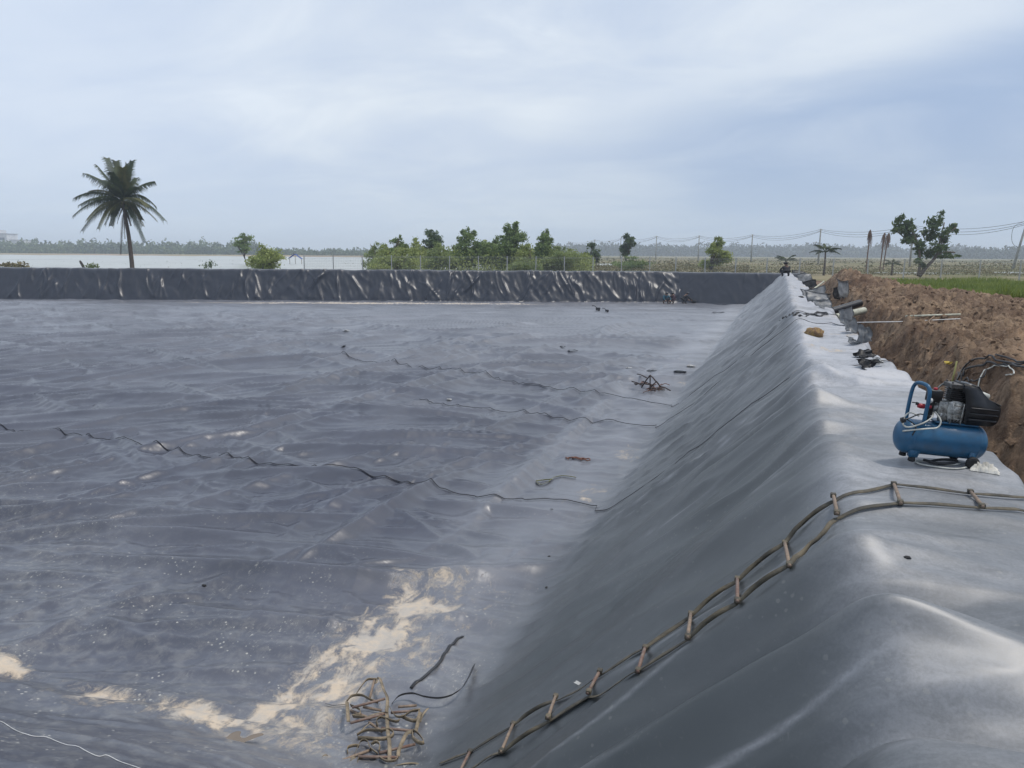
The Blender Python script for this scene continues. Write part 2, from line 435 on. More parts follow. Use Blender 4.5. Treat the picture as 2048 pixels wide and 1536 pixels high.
def liner_mat(name, base=(0.025, 0.027, 0.042), rough=0.29, dcol=(0.33, 0.34, 0.365), spec=0.5, mottle=0.12, ior=1.85, base2=(0.015, 0.020, 0.021), rough2=0.44, mottle2=0.6):
    m = bpy.data.materials.new(name); m.use_nodes = True; b = NB(m.node_tree)
    p = m.node_tree.nodes['Principled BSDF']
    tc = b.n('ShaderNodeTexCoord').outputs['Object']
    def A(n):
        a = b.n('ShaderNodeAttribute'); a.attribute_name = n; return a.outputs['Fac']
    dust_sheen, sand, grime = A('dust_sheen'), A('sand'), A('grime')
    nb = b.noise(tc, 0.6, 3, 0.5, 0.3); nf = b.noise(tc, 9, 6, 0.65, 0.4)
    st = b.noise(b.scl(tc, 0.9, 5, 0.9), 1.0, 5, 0.55, 0.6)
    tint = A('tint')
    c = b.mix(b.ramp(nb, 0.3, 0.7), b.mix(tint, base, base2), b.mix(tint, tuple(v*1.3 for v in base), tuple(v*1.3 for v in base2)))
    mottle = b.m('ADD', mottle, b.m('MULTIPLY', tint, mottle2-mottle)); rough = b.m('ADD', rough, b.m('MULTIPLY', tint, rough2-rough))
    d = b.m('MULTIPLY', dust_sheen, b.m('ADD', 0.72, b.m('MULTIPLY', b.ramp(b.m('ADD', b.m('MULTIPLY', nb, 0.5), b.m('MULTIPLY', st, 0.5)), 0.36, 0.64), 0.4)), clamp=True)
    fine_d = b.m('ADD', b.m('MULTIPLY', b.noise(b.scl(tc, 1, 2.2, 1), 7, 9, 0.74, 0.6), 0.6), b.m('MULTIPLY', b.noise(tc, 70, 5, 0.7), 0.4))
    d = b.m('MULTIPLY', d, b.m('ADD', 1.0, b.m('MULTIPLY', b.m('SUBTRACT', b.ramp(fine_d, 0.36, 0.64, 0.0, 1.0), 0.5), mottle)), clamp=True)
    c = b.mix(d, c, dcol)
    # fine pale scuffs and dried droplets
    vor = b.n('ShaderNodeTexVoronoi', feature='F1'); b.put(vor.inputs['Vector'], tc); vor.inputs['Scale'].default_value = 15
    ds = b.m('ADD', vor.outputs['Distance'], b.m('MULTIPLY', b.noise(tc, 45, 3), 0.35))
    spots = b.m('MULTIPLY', b.ramp(ds, 0.36, 0.30), b.ramp(b.noise(tc, 2.1, 4, 0.6), 0.46, 0.60))
    scr = b.m('MULTIPLY', b.ramp(b.noise(b.scl(tc, 7, 2.2, 5), 5, 4, 0.7, 1.2), 0.59, 0.66), b.ramp(b.noise(tc, 1.4, 4), 0.44, 0.62))
    fine = b.m('MULTIPLY', b.ramp(b.noise(tc, 38, 5, 0.75), 0.60, 0.70), b.ramp(b.noise(tc, 1.1, 5, 0.6), 0.42, 0.66))
    film = b.m('MULTIPLY', b.ramp(b.noise(tc, 5.5, 10, 0.78, 0.5), 0.44, 0.66), b.m('MULTIPLY', b.m('MULTIPLY', grime, grime), 0.24))
    g = b.m('MULTIPLY', b.m('ADD', b.m('ADD', spots, b.m('MULTIPLY', scr, 0.7)), b.m('ADD', fine, film), clamp=True), grime, clamp=True)
    c = b.mix(b.m('MULTIPLY', g, 0.72), c, (0.44, 0.43, 0.38))
    # dried silt
    sn = b.m('ADD', b.m('MULTIPLY', b.noise(b.scl(tc, 1.7, 1.0, 1), 2.6, 10, 0.76, 0.7), 0.85), b.m('MULTIPLY', b.noise(tc, 34, 7, 0.8, 0.6), 0.25))
    s = b.ramp(b.m('ADD', sand, b.m('MULTIPLY', b.m('SUBTRACT', sn, 0.55), 3.2)), 0.34, 0.86)
    s = b.m('MULTIPLY', s, b.ramp(sand, 0.02, 0.18))
    sc = b.mix(b.ramp(b.noise(tc, 4.4, 10, 0.75), 0.38, 0.62), (0.54, 0.44, 0.325), (0.40, 0.365, 0.32))
    c = b.mix(b.m('MULTIPLY', s, 0.93), c, sc)
    b.put(p.inputs['Base Color'], c)
    r = b.m('ADD', rough, b.m('ADD', b.m('MULTIPLY', d, 0.16), b.m('MULTIPLY', b.m('SUBTRACT', nf, 0.5), 0.07)))
    r = b.m('ADD', r, b.m('MULTIPLY', b.m('MAXIMUM', s, b.m('MULTIPLY', g, 0.4)), 0.45), clamp=True)
    b.put(p.inputs['Roughness'], r); p.inputs['Specular IOR Level'].default_value = spec; p.inputs['IOR'].default_value = ior
    bp = b.n('ShaderNodeBump'); bp.inputs['Strength'].default_value = 1.0; bp.inputs['Distance'].default_value = 0.009
    hgt = b.m('ADD', b.m('MULTIPLY', b.noise(b.scl(tc, 1, 1.8, 1), 3.0, 2, 0.5), 0.9), b.m('MULTIPLY', nf, 0.05))
    hgt = b.m('ADD', hgt, b.m('MULTIPLY', b.m('MULTIPLY', s, sn), 0.9))
    b.put(bp.inputs['Height'], hgt); b.put(p.inputs['Normal'], bp.outputs[0])
    return m
M_LINER = liner_mat('liner_sheet')
M_FAR = liner_mat('liner_sheet_far', base=(0.012, 0.015, 0.024), rough=0.37, dcol=(0.2, 0.205, 0.215), spec=0.5, ior=1.5)
M_SHEET = mat('liner_offcut', (0.30, 0.31, 0.32), 0.40, var=0.15, scale=5)
M_SHEETD = mat('liner_offcut_black', (0.018, 0.018, 0.02), 0.42, var=0.2)
M_SEAM = mat('weld_seam', (0.018, 0.018, 0.022), 0.7, spec=0.2)
M_STRAP = mat('faded_webbing', (0.13, 0.11, 0.075), 0.85, col2=(0.045, 0.043, 0.036), scale=9, bump=0.002, bscale=120)
M_STRAPT = mat('tan_webbing', (0.30, 0.24, 0.165), 0.85, col2=(0.12, 0.10, 0.07), scale=9, bump=0.002, bscale=120)
M_RUNG = mat('dusty_rung_pipe', (0.27, 0.20, 0.145), 0.75, col2=(0.15, 0.115, 0.09), scale=20, bump=0.002)
M_RUNG2 = mat('rung_pipe_red', (0.14, 0.08, 0.062), 0.7, col2=(0.20, 0.15, 0.12), scale=22, bump=0.002)
M_BLACK = mat('black_plastic', (0.012, 0.012, 0.014), 0.34, var=0.2)
M_RUBBER = mat('black_rubber', (0.013, 0.013, 0.014), 0.75)
M_BLUE = mat('blue_enamel', (0.016, 0.10, 0.20), 0.34, spec=0.5, var=0.10, scale=14, col2=(0.02, 0.082, 0.155))
M_ALU = mat('cast_aluminium', (0.42, 0.42, 0.40), 0.45, metal=0.75, scale=30, var=0.3, bump=0.002, bscale=90)
M_HOSE = mat('clear_hose', (0.50, 0.50, 0.45), 0.4, var=0.2)
M_RED = mat('red_plastic', (0.42, 0.02, 0.035), 0.4)
M_RAG = mat('white_rag', (0.62, 0.60, 0.54), 0.85, var=0.15)
M_WHITE = mat('white_plastic', (0.70, 0.70, 0.68), 0.5)
M_ROCK = mat('clay_lump', (0.30, 0.20, 0.07), 0.95, col2=(0.15, 0.09, 0.06), scale=18, bump=0.01, bscale=40)
M_PVC = mat('pale_pvc_pipe', (0.42, 0.42, 0.33), 0.5, var=0.15)
M_PUD = mat('silty_puddle', (0.17, 0.135, 0.10), 0.16, var=0.04, scale=3)
M_WOOD = mat('dry_wood', (0.26, 0.17, 0.10), 0.9, scale=12)
M_RUST = mat('rusty_rod', (0.17, 0.07, 0.04), 0.8, scale=30)
M_ROD = mat('dark_rod', (0.055, 0.038, 0.033), 0.8, scale=20)
M_YEL = mat('yellow_ribbon', (0.60, 0.45, 0.05), 0.6)
M_YG = mat('olive_strap', (0.28, 0.27, 0.09), 0.6)
M_WIRE = mat('cable', (0.03, 0.03, 0.032), 0.6)
M_CONC = mat('concrete', (0.33, 0.33, 0.31), 0.85, scale=3)
M_PALMTR = mat('palm_trunk', (0.085, 0.065, 0.05), 0.95, scale=6, bump=0.02, bscale=14)
M_TRUNK = mat('tree_trunk', (0.12, 0.095, 0.075), 0.95, scale=5, bump=0.02, bscale=16)
M_DEADPALM = mat('dead_palm', (0.17, 0.10, 0.065), 0.95, scale=4)

def leaf_mat(name, c1, c2, sc=0.8, trans=0.35):
    m = bpy.data.materials.new(name); m.use_nodes = True; b = NB(m.node_tree)
    nt = m.node_tree; p = nt.nodes['Principled BSDF']
    tc = b.n('ShaderNodeTexCoord').outputs['Object']
    n = b.noise(tc, sc, 6, 0.7)
    c = b.mix(b.ramp(n, 0.35, 0.65), c1, c2)
    b.put(p.inputs['Base Color'], c); p.inputs['Roughness'].default_value = 0.6; p.inputs['Specular IOR Level'].default_value = 0.3
    t = b.n('ShaderNodeBsdfTranslucent'); b.put(t.inputs[0], c)
    ms = b.n('ShaderNodeMixShader'); ms.inputs[0].default_value = trans
    nt.links.new(p.outputs[0], ms.inputs[1]); nt.links.new(t.outputs[0], ms.inputs[2])
    nt.links.new(ms.outputs[0], nt.nodes['Material Output'].inputs[0])
    return m
M_LEAF = [leaf_mat('leaf_olive', (0.34, 0.38, 0.12), (0.20, 0.25, 0.07)),
          leaf_mat('leaf_green', (0.24, 0.31, 0.11), (0.13, 0.19, 0.06)),
          leaf_mat('leaf_dark', (0.12, 0.17, 0.075), (0.07, 0.11, 0.045)),
          leaf_mat('leaf_pale', (0.29, 0.34, 0.13), (0.17, 0.22, 0.08))]
M_FROND = leaf_mat('palm_frond', (0.055, 0.075, 0.025), (0.022, 0.034, 0.014), 0.9, 0.15)
M_FRONDY = leaf_mat('palm_frond_yellowing', (0.14, 0.135, 0.045), (0.07, 0.075, 0.025), 1.0, 0.2)
M_FRONDD = leaf_mat('palm_frond_dead', (0.085, 0.06, 0.035), (0.04, 0.03, 0.02), 1.5, 0.1)
M_GRASS = leaf_mat('field_grass', (0.24, 0.29, 0.06), (0.15, 0.20, 0.04), 0.35, 0.3)
M_SCRUB = leaf_mat('dry_scrub', (0.21, 0.17, 0.09), (0.11, 0.12, 0.05), 0.25, 0.2)
M_FARW = leaf_mat('far_wood', (0.13, 0.17, 0.07), (0.05, 0.08, 0.035), 0.05, 0.1)
M_FARW2 = leaf_mat('far_wood_dark', (0.045, 0.065, 0.035), (0.025, 0.04, 0.024), 0.03, 0.1)

# ------------------------------------------------------------------ pond floor and bank
def fan_rows(y0, y1, n, off=1.4):
    return np.exp(np.linspace(math.log(y0+off), math.log(y1+off), n))-off
def sand_mask(x, y):
    d = x+4.05-0.35*pn(y*0.9, 0*y, 71)-0.1
    wd = 0.30+0.28*sst(4.2, 6.0, y)+0.1*pn(y*2, x*0.5, 73)
    a = np.exp(-(np.where(d > 0, d/(wd*1.5), d/(wd*0.6)))**2)*sst(8.9, 7.2, y)*sst(3.9, 4.4, y)
    a *= 0.55+0.45*sst(-0.35, 0.35, fbm(x*1.6+y*0.8, y*1.5-x*0.5, 4, 75, 0.65))
    yt = near_toe(x)-0.10
    e = (y-yt-0.06*pn(x*2.0, 0*x, 79))
    bw = 0.17+0.16*sst(-0.2, 0.4, pn(x*0.9, 0*x+5, 81))
    bnd = np.exp(-(e/bw)**2)*sst(-3.4, -4.3, x)*(0.22+0.8*sst(-0.1, 0.25, pn(x*0.9+0.4, 0*x+2, 83)))
    fan = np.exp(-(((x+3.6)/0.75)**2+((y-4.55)/0.38)**2))*0.6
    toe = np.exp(-((x+2.75-0.25*pn(y*0.7, 0*y, 85))/0.36)**2)*sst(9, 13, y)*sst(36, 24, y)*sst(-0.15, 0.55, pn(y*0.5, x*0.8, 87))*0.50
    far = np.exp(-((y-(0.386*x+67.2-3.6))/0.9)**2)*sst(-13, -22, x)*sst(-52, -36, x)*0.85
    return np.clip(np.maximum.reduce([a, bnd, fan, toe, far]), 0, 1)
def masks(o, x, y):
    fl = sst(-2.2, -2.7, x)
    cr = sst(0.15, 0.55, x)
    dust_sheen = 0.05*fl+0.30*sst(10, 42, y)*fl+(0.05+0.14*sst(5, 14, y)+0.4*sst(10, 40, y))*(1-fl)*(1-cr)+cr*(0.44+0.62*sst(5, 12, y)+0.28*pn(x*0.8, y*0.9, 97))  # rise with distance and crest patches paint reflected sky into the dust film
    dust_sheen += 0.07*fbm(x*0.5, y*0.4, 3, 91)
    dust_sheen += 0.25*np.exp(-((x+3.2)/0.9)**2)*sst(2, 5, y)+0.14*np.exp(-((x+4.2)/0.35)**2)*sst(8.5, 10, y)*sst(34, 22, y)  # second term paints the raised crease's highlight as pale colour
    for (x0, y0, x1, y1, a_, w_, bend, p_) in THIN:
        L = math.hypot(x1-x0, y1-y0); tx, ty = (x1-x0)/L, (y1-y0)/L; dx = x-x0; dy = y-y0; s_ = (dx*tx+dy*ty)/L
        d_ = -dx*ty+dy*tx-bend*L*np.sin(np.clip(s_, 0, 1)*math.pi)-0.03*np.sin(s_*9+x0*3)*L*0.15
        dust_sheen += 0.40*np.exp(-(d_/0.011)**2)*np.sin(np.clip(s_, 0, 1)*math.pi)
    g = fl*(0.06+0.94*sst(9.0, 5.2, y+0.25*(x+4)))+0.22*cr+0.16*(1-fl)*(1-cr)
    g += 0.5*np.exp(-((x+3.3)/0.9)**2)*sst(14, 7, y)
    s = sand_mask(x, y)
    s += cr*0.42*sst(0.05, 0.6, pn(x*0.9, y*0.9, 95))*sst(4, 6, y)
    attr(o, 'tint', sst(-3.1, -1.9, x)); attr(o, 'dust_sheen', np.clip(dust_sheen, 0, 1)); attr(o, 'sand', np.clip(s, 0, 1)); attr(o, 'grime', np.clip(g, 0, 1))

NR = 960
rows = fan_rows(0.15, 74, NR)
def build_pond():
    nb = 220
    xs = np.concatenate([np.linspace(1.95, 0.0, 90, endpoint=False), np.linspace(0.0, -2.62, nb-90)])
    X, Y = np.meshgrid(xs, rows)
    Z = H(X, Y)
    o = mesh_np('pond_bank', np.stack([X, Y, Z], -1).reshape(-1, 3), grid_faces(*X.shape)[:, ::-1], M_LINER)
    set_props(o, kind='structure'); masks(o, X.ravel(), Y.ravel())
    nf = 780
    t = np.linspace(0, 1, nf)
    t = (t*0.62+t**2.2*0.38)
    span = (rows*1.50+6.0)
    X = -2.62 - t[None, :]*span[:, None]; Y = np.repeat(rows[:, None], nf, 1)
    Z = H(X, Y)
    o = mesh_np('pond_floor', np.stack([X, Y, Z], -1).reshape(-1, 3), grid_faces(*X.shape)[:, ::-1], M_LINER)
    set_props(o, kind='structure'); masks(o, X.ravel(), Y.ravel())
build_pond()

# far bank: two straight runs that meet in a blunt corner
def far_run(name, A, B, seed, amp, step, dustv):
    A = np.array(A, float); B = np.array(B, float)
    L = np.linalg.norm(B-A); t = (B-A)/L; n = np.array([t[1], -t[0]])        # n points into the pond (toward the camera)
    if n[1] > 0: n = -n
    nu = int(L/step); u = np.linspace(0, L, nu)
    prof = [(1.95, -2.62), (1.72, -2.60), (1.55, -2.52)]+[(1.5-1.35*k/34, -2.45+2.38*k/34) for k in range(35)]+[(0.08, -0.02), (-0.05, 0.0), (-0.5, 0.01), (-1.1, -0.03), (-1.5, -0.35)]
    prof = np.array(prof); nv = len(prof)
    U, V = np.meshgrid(u, np.linspace(0, 1, nv), indexing='ij')
    rr = random.Random(seed); D = np.zeros_like(U)
    vv = V*2.9
    for i in range(int(L*2.1)):
        uc = rr.uniform(0, L); vc = rr.uniform(0.5, 2.6); ln = rr.uniform(0.4, 1.5); th = math.pi/2+rr.choice([rr.gauss(0.32, 0.22), rr.gauss(-0.3, 0.25)])
        a = amp*rr.uniform(0.35, 1.15); w = rr.uniform(0.06, 0.15)
        k = np.abs(u-uc) < ln+0.8
        du = U[k]-uc; dv = vv[k]-vc
        s = du*math.cos(th)+dv*math.sin(th); d = -du*math.sin(th)+dv*math.cos(th)+rr.uniform(-0.25, 0.25)*s*s
        D[k] += a*np.exp(-(s/ln)**4)*np.exp(-np.abs(d/w)**1.5)
    D += amp*0.55*pn(U*1.1, vv*0.7, seed)+amp*0.30*pn(U*2.6+vv*0.6, vv*1.4, seed+1)
    D += amp*0.8*np.clip(1-np.abs(pn(U*0.9+vv*0.4, vv*0.6, seed+2))-0.6, 0, 1)
    env = np.clip(np.minimum(V*9, (1-V)*9), 0, 1)
    D *= env*(0.6+0.4*sst(0.45*L, 0.85*L, U))
    off = prof[:, 0][None, :]+D*0.85+0.12*pn(U*0.25, 0*U, seed+5)
    zz = prof[:, 1][None, :]+D*0.5+(0.035*pn(U*0.8, 0*U+2, seed+7)+0.05*pn(U*0.22, 0*U+2, seed+8))*np.clip(V*9, 0, 1)
    X = A[0]+t[0]*U+n[0]*off; Y = A[1]+t[1]*U+n[1]*off
    o = mesh_np(name, np.stack([X, Y, zz], -1).reshape(-1, 3), grid_faces(nu, nv), M_FAR)
    set_props(o, kind='structure')
    attr(o, 'dust_sheen', np.clip(dustv+0.5*sst(0.82, 0.97, V)+0*U, 0, 1)); attr(o, 'sand', np.clip(0.35*sst(0.12, 0.0, V)*sst(0, 0.5, pn(U*0.2, 0*U, 9)), 0, 1)); attr(o, 'grime', 0*U)
FA, FB, FC = (-118.0, 22.2), (-8.2, 65.4), (1.6, 64.6)
far_run('far_bank', FA, FB, 3, 0.17, 0.07, 0.02)
far_run('far_bank_corner', FB, FC, 8, 0.08, 0.07, 0.02)

# weld seams: thin lapped edges where two strips of sheet meet
def seam(y_floor, y_bank, x_left, wig=0.12, seed=0, h=0.005):
    n = 1500
    xb = np.concatenate([np.linspace(1.5, -2.45, 400), np.linspace(-2.5, x_left, n-400)])
    yy = np.where(xb > -2.45, y_bank, y_floor(xb))
    yy = yy+wig*pn(xb*0.8, 0*xb+seed, 100+seed)+wig*0.25*pn(xb*3.1, 0*xb, 120+seed)
    z = H(xb, yy)
    bm = bmesh.new(); pts = [Vector((a, b, c+0.006+0.0012*b)) for a, b, c in zip(xb, yy, z)]
    prev = None
    for i, p in enumerate(pts):
        w = 0.004+0.00045*p.y
        v = [bm.verts.new(p+Vector((0, dy*w, dz*h*(1+p.y*0.05)))) for dy, dz in ((-1, -0.3), (-0.55, 1), (0.5, 0.9), (1.2, -0.3))]
        if prev:
            for k in range(3): bm.faces.new((prev[k], prev[k+1], v[k+1], v[k]))
        prev = v
    return bm
def build_seams():
    def fl(y0, slope): return lambda x: y0+(x+2.5)*slope
    for i, (y0, yb, sl_, xl) in enumerate([(10.9, 10.7, -0.035, -22), (19.5, 19.2, -0.35, -16), (16.9, 16.6, -0.12, -9)]):
        o = from_bm('weld_seam', seam(fl(y0, sl_), yb, xl, 0.16, i), M_SEAM, bpy.data.objects['pond_floor'])
build_seams()

# ------------------------------------------------------------------ ground outside the pond
def ground_mat(name, stops, sc=0.02, rough=0.9, sc2=0.4, stretch=(1, 1)):
    m = bpy.data.materials.new(name); m.use_nodes = True; b = NB(m.node_tree); p = m.node_tree.nodes['Principled BSDF']
    tc = b.n('ShaderNodeTexCoord').outputs['Object']; v = b.scl(tc, stretch[0], stretch[1], 1)
    n = b.m('ADD', b.m('MULTIPLY', b.noise(v, sc, 8, 0.65), 0.7), b.m('MULTIPLY', b.noise(v, sc2, 6, 0.65), 0.3))
    cr = b.n('ShaderNodeValToRGB'); b.put(cr.inputs[0], n)
    e = cr.color_ramp.elements
    e[0].position, e[0].color = stops[0][0], (*stops[0][1], 1); e[1].position, e[1].color = stops[-1][0], (*stops[-1][1], 1)
    for q, c in stops[1:-1]:
        x = e.new(q); x.color = (*c, 1)
    b.put(p.inputs['Base Color'], cr.outputs[0]); p.inputs['Roughness'].default_value = rough; p.inputs['Specular IOR Level'].default_value = 0.2
    return m
M_GROUND = ground_mat('field_ground', [(0.38, (0.075, 0.09, 0.03)), (0.47, (0.14, 0.13, 0.055)), (0.55, (0.23, 0.19, 0.115)), (0.64, (0.10, 0.12, 0.04))], 0.02)
M_FLAT = ground_mat('mud_flat', [(0.40, (0.30, 0.32, 0.29)), (0.52, (0.40, 0.41, 0.38)), (0.62, (0.24, 0.25, 0.22))], 0.03, 0.32, 0.2, (1, 1))
M_BEACH = ground_mat('dry_mud', [(0.40, (0.33, 0.24, 0.18)), (0.60, (0.22, 0.20, 0.09))], 0.02)
GZ = -0.45
def build_ground():
    inner = [(-117, -1.2), (-118.6, 23.3), (-8.6, 66.7), (1.55, 65.9), (3.9, 59.5), (3.9, -1.2)]
    outer = [(-3500, -1500), (-3500, 1200), (-1200, 3600), (2400, 3600), (3600, 1500), (3600, -1500)]
    v = [(x, y, GZ) for x, y in inner]+[(x, y, GZ) for x, y in outer]
    n = 6; f = [(i, (i+1) % n, n+(i+1) % n, n+i) for i in range(n)]
    me = bpy.data.meshes.new('ground'); me.from_pydata(v, [], f); me.materials.append(M_GROUND)
    o = bpy.data.objects.new('ground', me); COL.objects.link(o); set_props(o, kind='structure')
    # flooded flat behind the far bank, left: shallow water over pale mud, an uneven far shore
    pts = []
    for px in range(-260, 1120, 20):
        w = 66 if px < 1000 else 80
        near_w = 62.5
        p = at_w(px, near_w+4.0, GZ+0.02); q = at_w(px, 330+40*float(pn(px*0.01, 3, 4))-max(0, px-650)*0.45, GZ+0.02)
        pts.append((p, q))
    vv = []
    for p, q in pts: vv += [tuple(p), tuple(q)]
    ff = [(2*i, 2*i+2, 2*i+3, 2*i+1) for i in range(len(pts)-1)]
    o = mesh_np('flooded_mud_flat', vv, ff, M_FLAT, smooth=False); set_props(o, kind='structure')
    vv = []
    for px in range(-260, 900, 20):
        a = at_w(px, 300+30*float(pn(px*0.013, 7, 4)), GZ+0.035); c = at_w(px, 440, GZ+0.035); vv += [tuple(a), tuple(c)]
    o = mesh_np('mud_shore', vv, [(2*i, 2*i+2, 2*i+3, 2*i+1) for i in range(len(vv)//2-1)], M_BEACH, smooth=False); set_props(o, kind='structure')
    # strips of standing water in the right-hand field
    for (x0, x1, w0, w1) in ((1735, 1925, 80, 90), (1975, 2110, 84, 96), (1180, 1260, 120, 150)):
        vv = []
        for k in range(13):
            px = x0+(x1-x0)*k/12; s = math.sin(math.pi*(k+0.3)/12.6)
            c = (w0+w1)/2; hw = (w1-w0)/2*s*(0.6+0.5*random.random())
            vv += [tuple(at_w(px, c-hw, GZ+0.03)), tuple(at_w(px, c+hw, GZ+0.03))]
        o = mesh_np('field_water', vv, [(2*i, 2*i+2, 2*i+3, 2*i+1) for i in range(12)], M_FLAT, smooth=False); set_props(o, kind='structure')
build_ground()

# dug soil: trench, ragged face and heaped top
def soil_mat():
    m = bpy.data.materials.new('dug_soil'); m.use_nodes = True; b = NB(m.node_tree); p = m.node_tree.nodes['Principled BSDF']
    tc = b.n('ShaderNodeTexCoord').outputs['Object']
    n1 = b.noise(tc, 0.7, 8, 0.65); n2 = b.noise(tc, 7, 8, 0.7, 0.5)
    c = b.mix(b.ramp(n1, 0.36, 0.64), (0.16, 0.105, 0.070), (0.33, 0.235, 0.155))
    c = b.mix(b.ramp(n2, 0.45, 0.66), c, (0.075, 0.045, 0.03))
    c = b.mix(b.ramp(b.noise(tc, 17, 8, 0.75), 0.56, 0.7), c, (0.30, 0.21, 0.14))
    c = b.mix(b.m('MULTIPLY', b.ramp(b.noise(tc, 0.35, 5, 0.6, 0.5), 0.5, 0.66), 0.6), c, (0.095, 0.055, 0.036))
    a = b.n('ShaderNodeAttribute'); a.attribute_name = 'sand'
    sf_ = b.ramp(b.m('ADD', a.outputs['Fac'], b.m('SUBTRACT', n2, 0.5)), 0.35, 0.75)
    c = b.mix(sf_, c, (0.36, 0.24, 0.15))
    b.put(p.inputs['Base Color'], c); p.inputs['Roughness'].default_value = 0.95; p.inputs['Specular IOR Level'].default_value = 0.2
    bp = b.n('ShaderNodeBump'); bp.inputs['Distance'].default_value = 0.09; b.put(bp.inputs['Height'], b.m('ADD', n2, b.m('MULTIPLY', b.noise(tc, 30, 6, 0.7), 0.4)))
    b.put(p.inputs['Normal'], bp.outputs[0]); return m
M_SOIL = soil_mat()
def SOIL(x, y):
    x = np.asarray(x, float); y = np.asarray(y, float)
    e = 2.02+0.16*pn(y*0.5, 0*y, 201)+0.09*pn(y*1.6, 0*y, 203)+0.05*pn(y*4, x*2, 205)-0.008*np.clip(y-8, 0, 50)
    rise = sst(0, 1, (x-e)/(0.85+0.3*pn(y*0.7, 0*y+3, 207)))
    z = -0.85+rise*0.98
    up = sst(e+0.3, e+1.2, x)
    z += up*(-0.11+0.14*pn(x*0.35, y*0.22, 209))
    lump = fbm(x*1.3, y*0.9, 4, 211, 0.55); rg = 1-np.abs(fbm(x*1.7+0.3*lump, y*1.4, 4, 215, 0.6))
    path = np.exp(-((x-(3.1+0.20*(y-9)))/0.65)**2)*sst(6, 8, y)*sst(17, 12, y)
    heap = np.exp(-(((x-3.3)/1.9)**2+((y-41)/9.5)**2))*0.70
    heap += 0.26*np.exp(-(((x-4.2)/1.6)**2+((y-26)/3.2)**2))
    heap += 0.10*np.exp(-(((x-9.5)/2.6)**2+((y-23)/2.6)**2))+0.26*np.exp(-(((x-6.6)/1.6)**2+((y-16.5)/1.6)**2))
    heap += 0.22*np.exp(-(((x-3.3)/0.5)**2+((y-9.5)/1.5)**2))
    grow = 0.6+0.4*sst(8, 18, y)
    z += up*heap*(1+0.15*lump)
    z += (0.65+0.35*up)*(1-0.8*path)*grow*(0.12*lump+0.27*(rg-0.6)+0.12*(0.5-np.abs(fbm(x*2.6, y*2.2, 3, 241, 0.6))))
    z += (1-0.6*path)*(0.055*fbm(x*4.5, y*4.5, 4, 221, 0.72)+0.030*np.clip(1-np.abs(pn(x*3.3, y*3.1, 223))-0.5, 0, 1))
    z -= up*sst(20, 34, x)*0.5
    # the heap ends; the field beyond lies lower
    lim = sst(59, 50, y)*sst(1, 0, (y-27-1.0*(np.maximum(0, 7.5-x))*2.6)/8)
    return GZ-0.03+(z-GZ+0.03)*np.where(x > e+0.2, lim, 1)
def build_soil():
    ys = fan_rows(-1.2, 66, 600, 2.6)
    n = 390; t = np.linspace(0, 1, n); t = t*0.5+0.5*t**2
    X = 1.55+t[None, :]*(3.4+np.maximum(ys, 0)*0.95)[:, None]; Y = np.repeat(ys[:, None], n, 1)
    Z = SOIL(X, Y)
    o = mesh_np('dug_soil', np.stack([X, Y, Z], -1).reshape(-1, 3), grid_faces(*X.shape), M_SOIL)
    set_props(o, kind='structure')
    s = np.exp(-((X-(3.2+0.20*(Y-9)))/0.8)**2)*sst(6, 8, Y)*sst(18, 12, Y)*0.9+0.50*sst(-0.1, 0.5, pn(X*0.5, Y*0.35, 231))*sst(2.6, 3.6, X)
    attr(o, 'sand', s)
    # loose clods
    rr = random.Random(4); bm = bmesh.new()
    for i in range(2600):
        y = 4+30*rr.random()**1.7; x = 2.0+rr.random()**1.3*(1.5+y*0.5)
        z = float(SOIL(np.array([x]), np.array([y]))[0]); r = rr.uniform(0.006, 0.03)*(1+y/18)*rr.uniform(0.5, 1.2)
        v0 = len(bm.verts)
        g = bmesh.ops.create_icosphere(bm, subdivisions=1, radius=r)['verts']
        q = Vector((rr.uniform(0.7, 1.5), rr.uniform(0.7, 1.4), rr.uniform(0.5, 0.9)))
        for v in g: v.co = Vector((v.co.x*q.x, v.co.y*q.y, v.co.z*q.z))*rr.uniform(0.75, 1.25)+Vector((x, y, z+r*0.2))
    o = from_bm('soil_clods', bm, M_SOIL, smooth=False); set_props(o, 'loose clods of brown soil strewn over the dug heap', 'soil', kind='stuff')
build_soil()

# ------------------------------------------------------------------ vegetation
def leaf_quads(centers, size, rng, droop=0.3):
    n = len(centers)
    d = rng.normal(size=(n, 3)); d /= np.linalg.norm(d, axis=1)[:, None]
    e = np.cross(d, rng.normal(size=(n, 3))); e /= np.linalg.norm(e, axis=1)[:, None]
    s = size*rng.uniform(0.6, 1.4, (n, 1))
    a = centers-d*s; b_ = centers+e*s*0.45; c = centers+d*s; g = centers-e*s*0.45
    v = np.stack([a, b_, c, g], 1).reshape(-1, 3)
    return v, np.arange(n*4).reshape(n, 4)
def clumps(rng, blobs, n, shell=0.55):
    """points in ellipsoid blobs ((x,y,z),(rx,ry,rz)), broken into smaller clumps"""
    vol = np.array([b[1][0]*b[1][1]*b[1][2] for b in blobs])**0.8; vol = vol/vol.sum()
    out = []
    for (c, r), w in zip(blobs, vol):
        k = max(4, int(n*w)); m = max(3, k//34)
        d = rng.normal(size=(m, 3)); d /= np.linalg.norm(d, axis=1)[:, None]
        cc = np.array(c)+d*np.array(r)*rng.uniform(shell, 1.02, (m, 1))
        idx = rng.integers(0, m, k)
        out.append(cc[idx]+rng.normal(size=(k, 3))*np.array(r)*0.22)
    return np.concatenate(out)
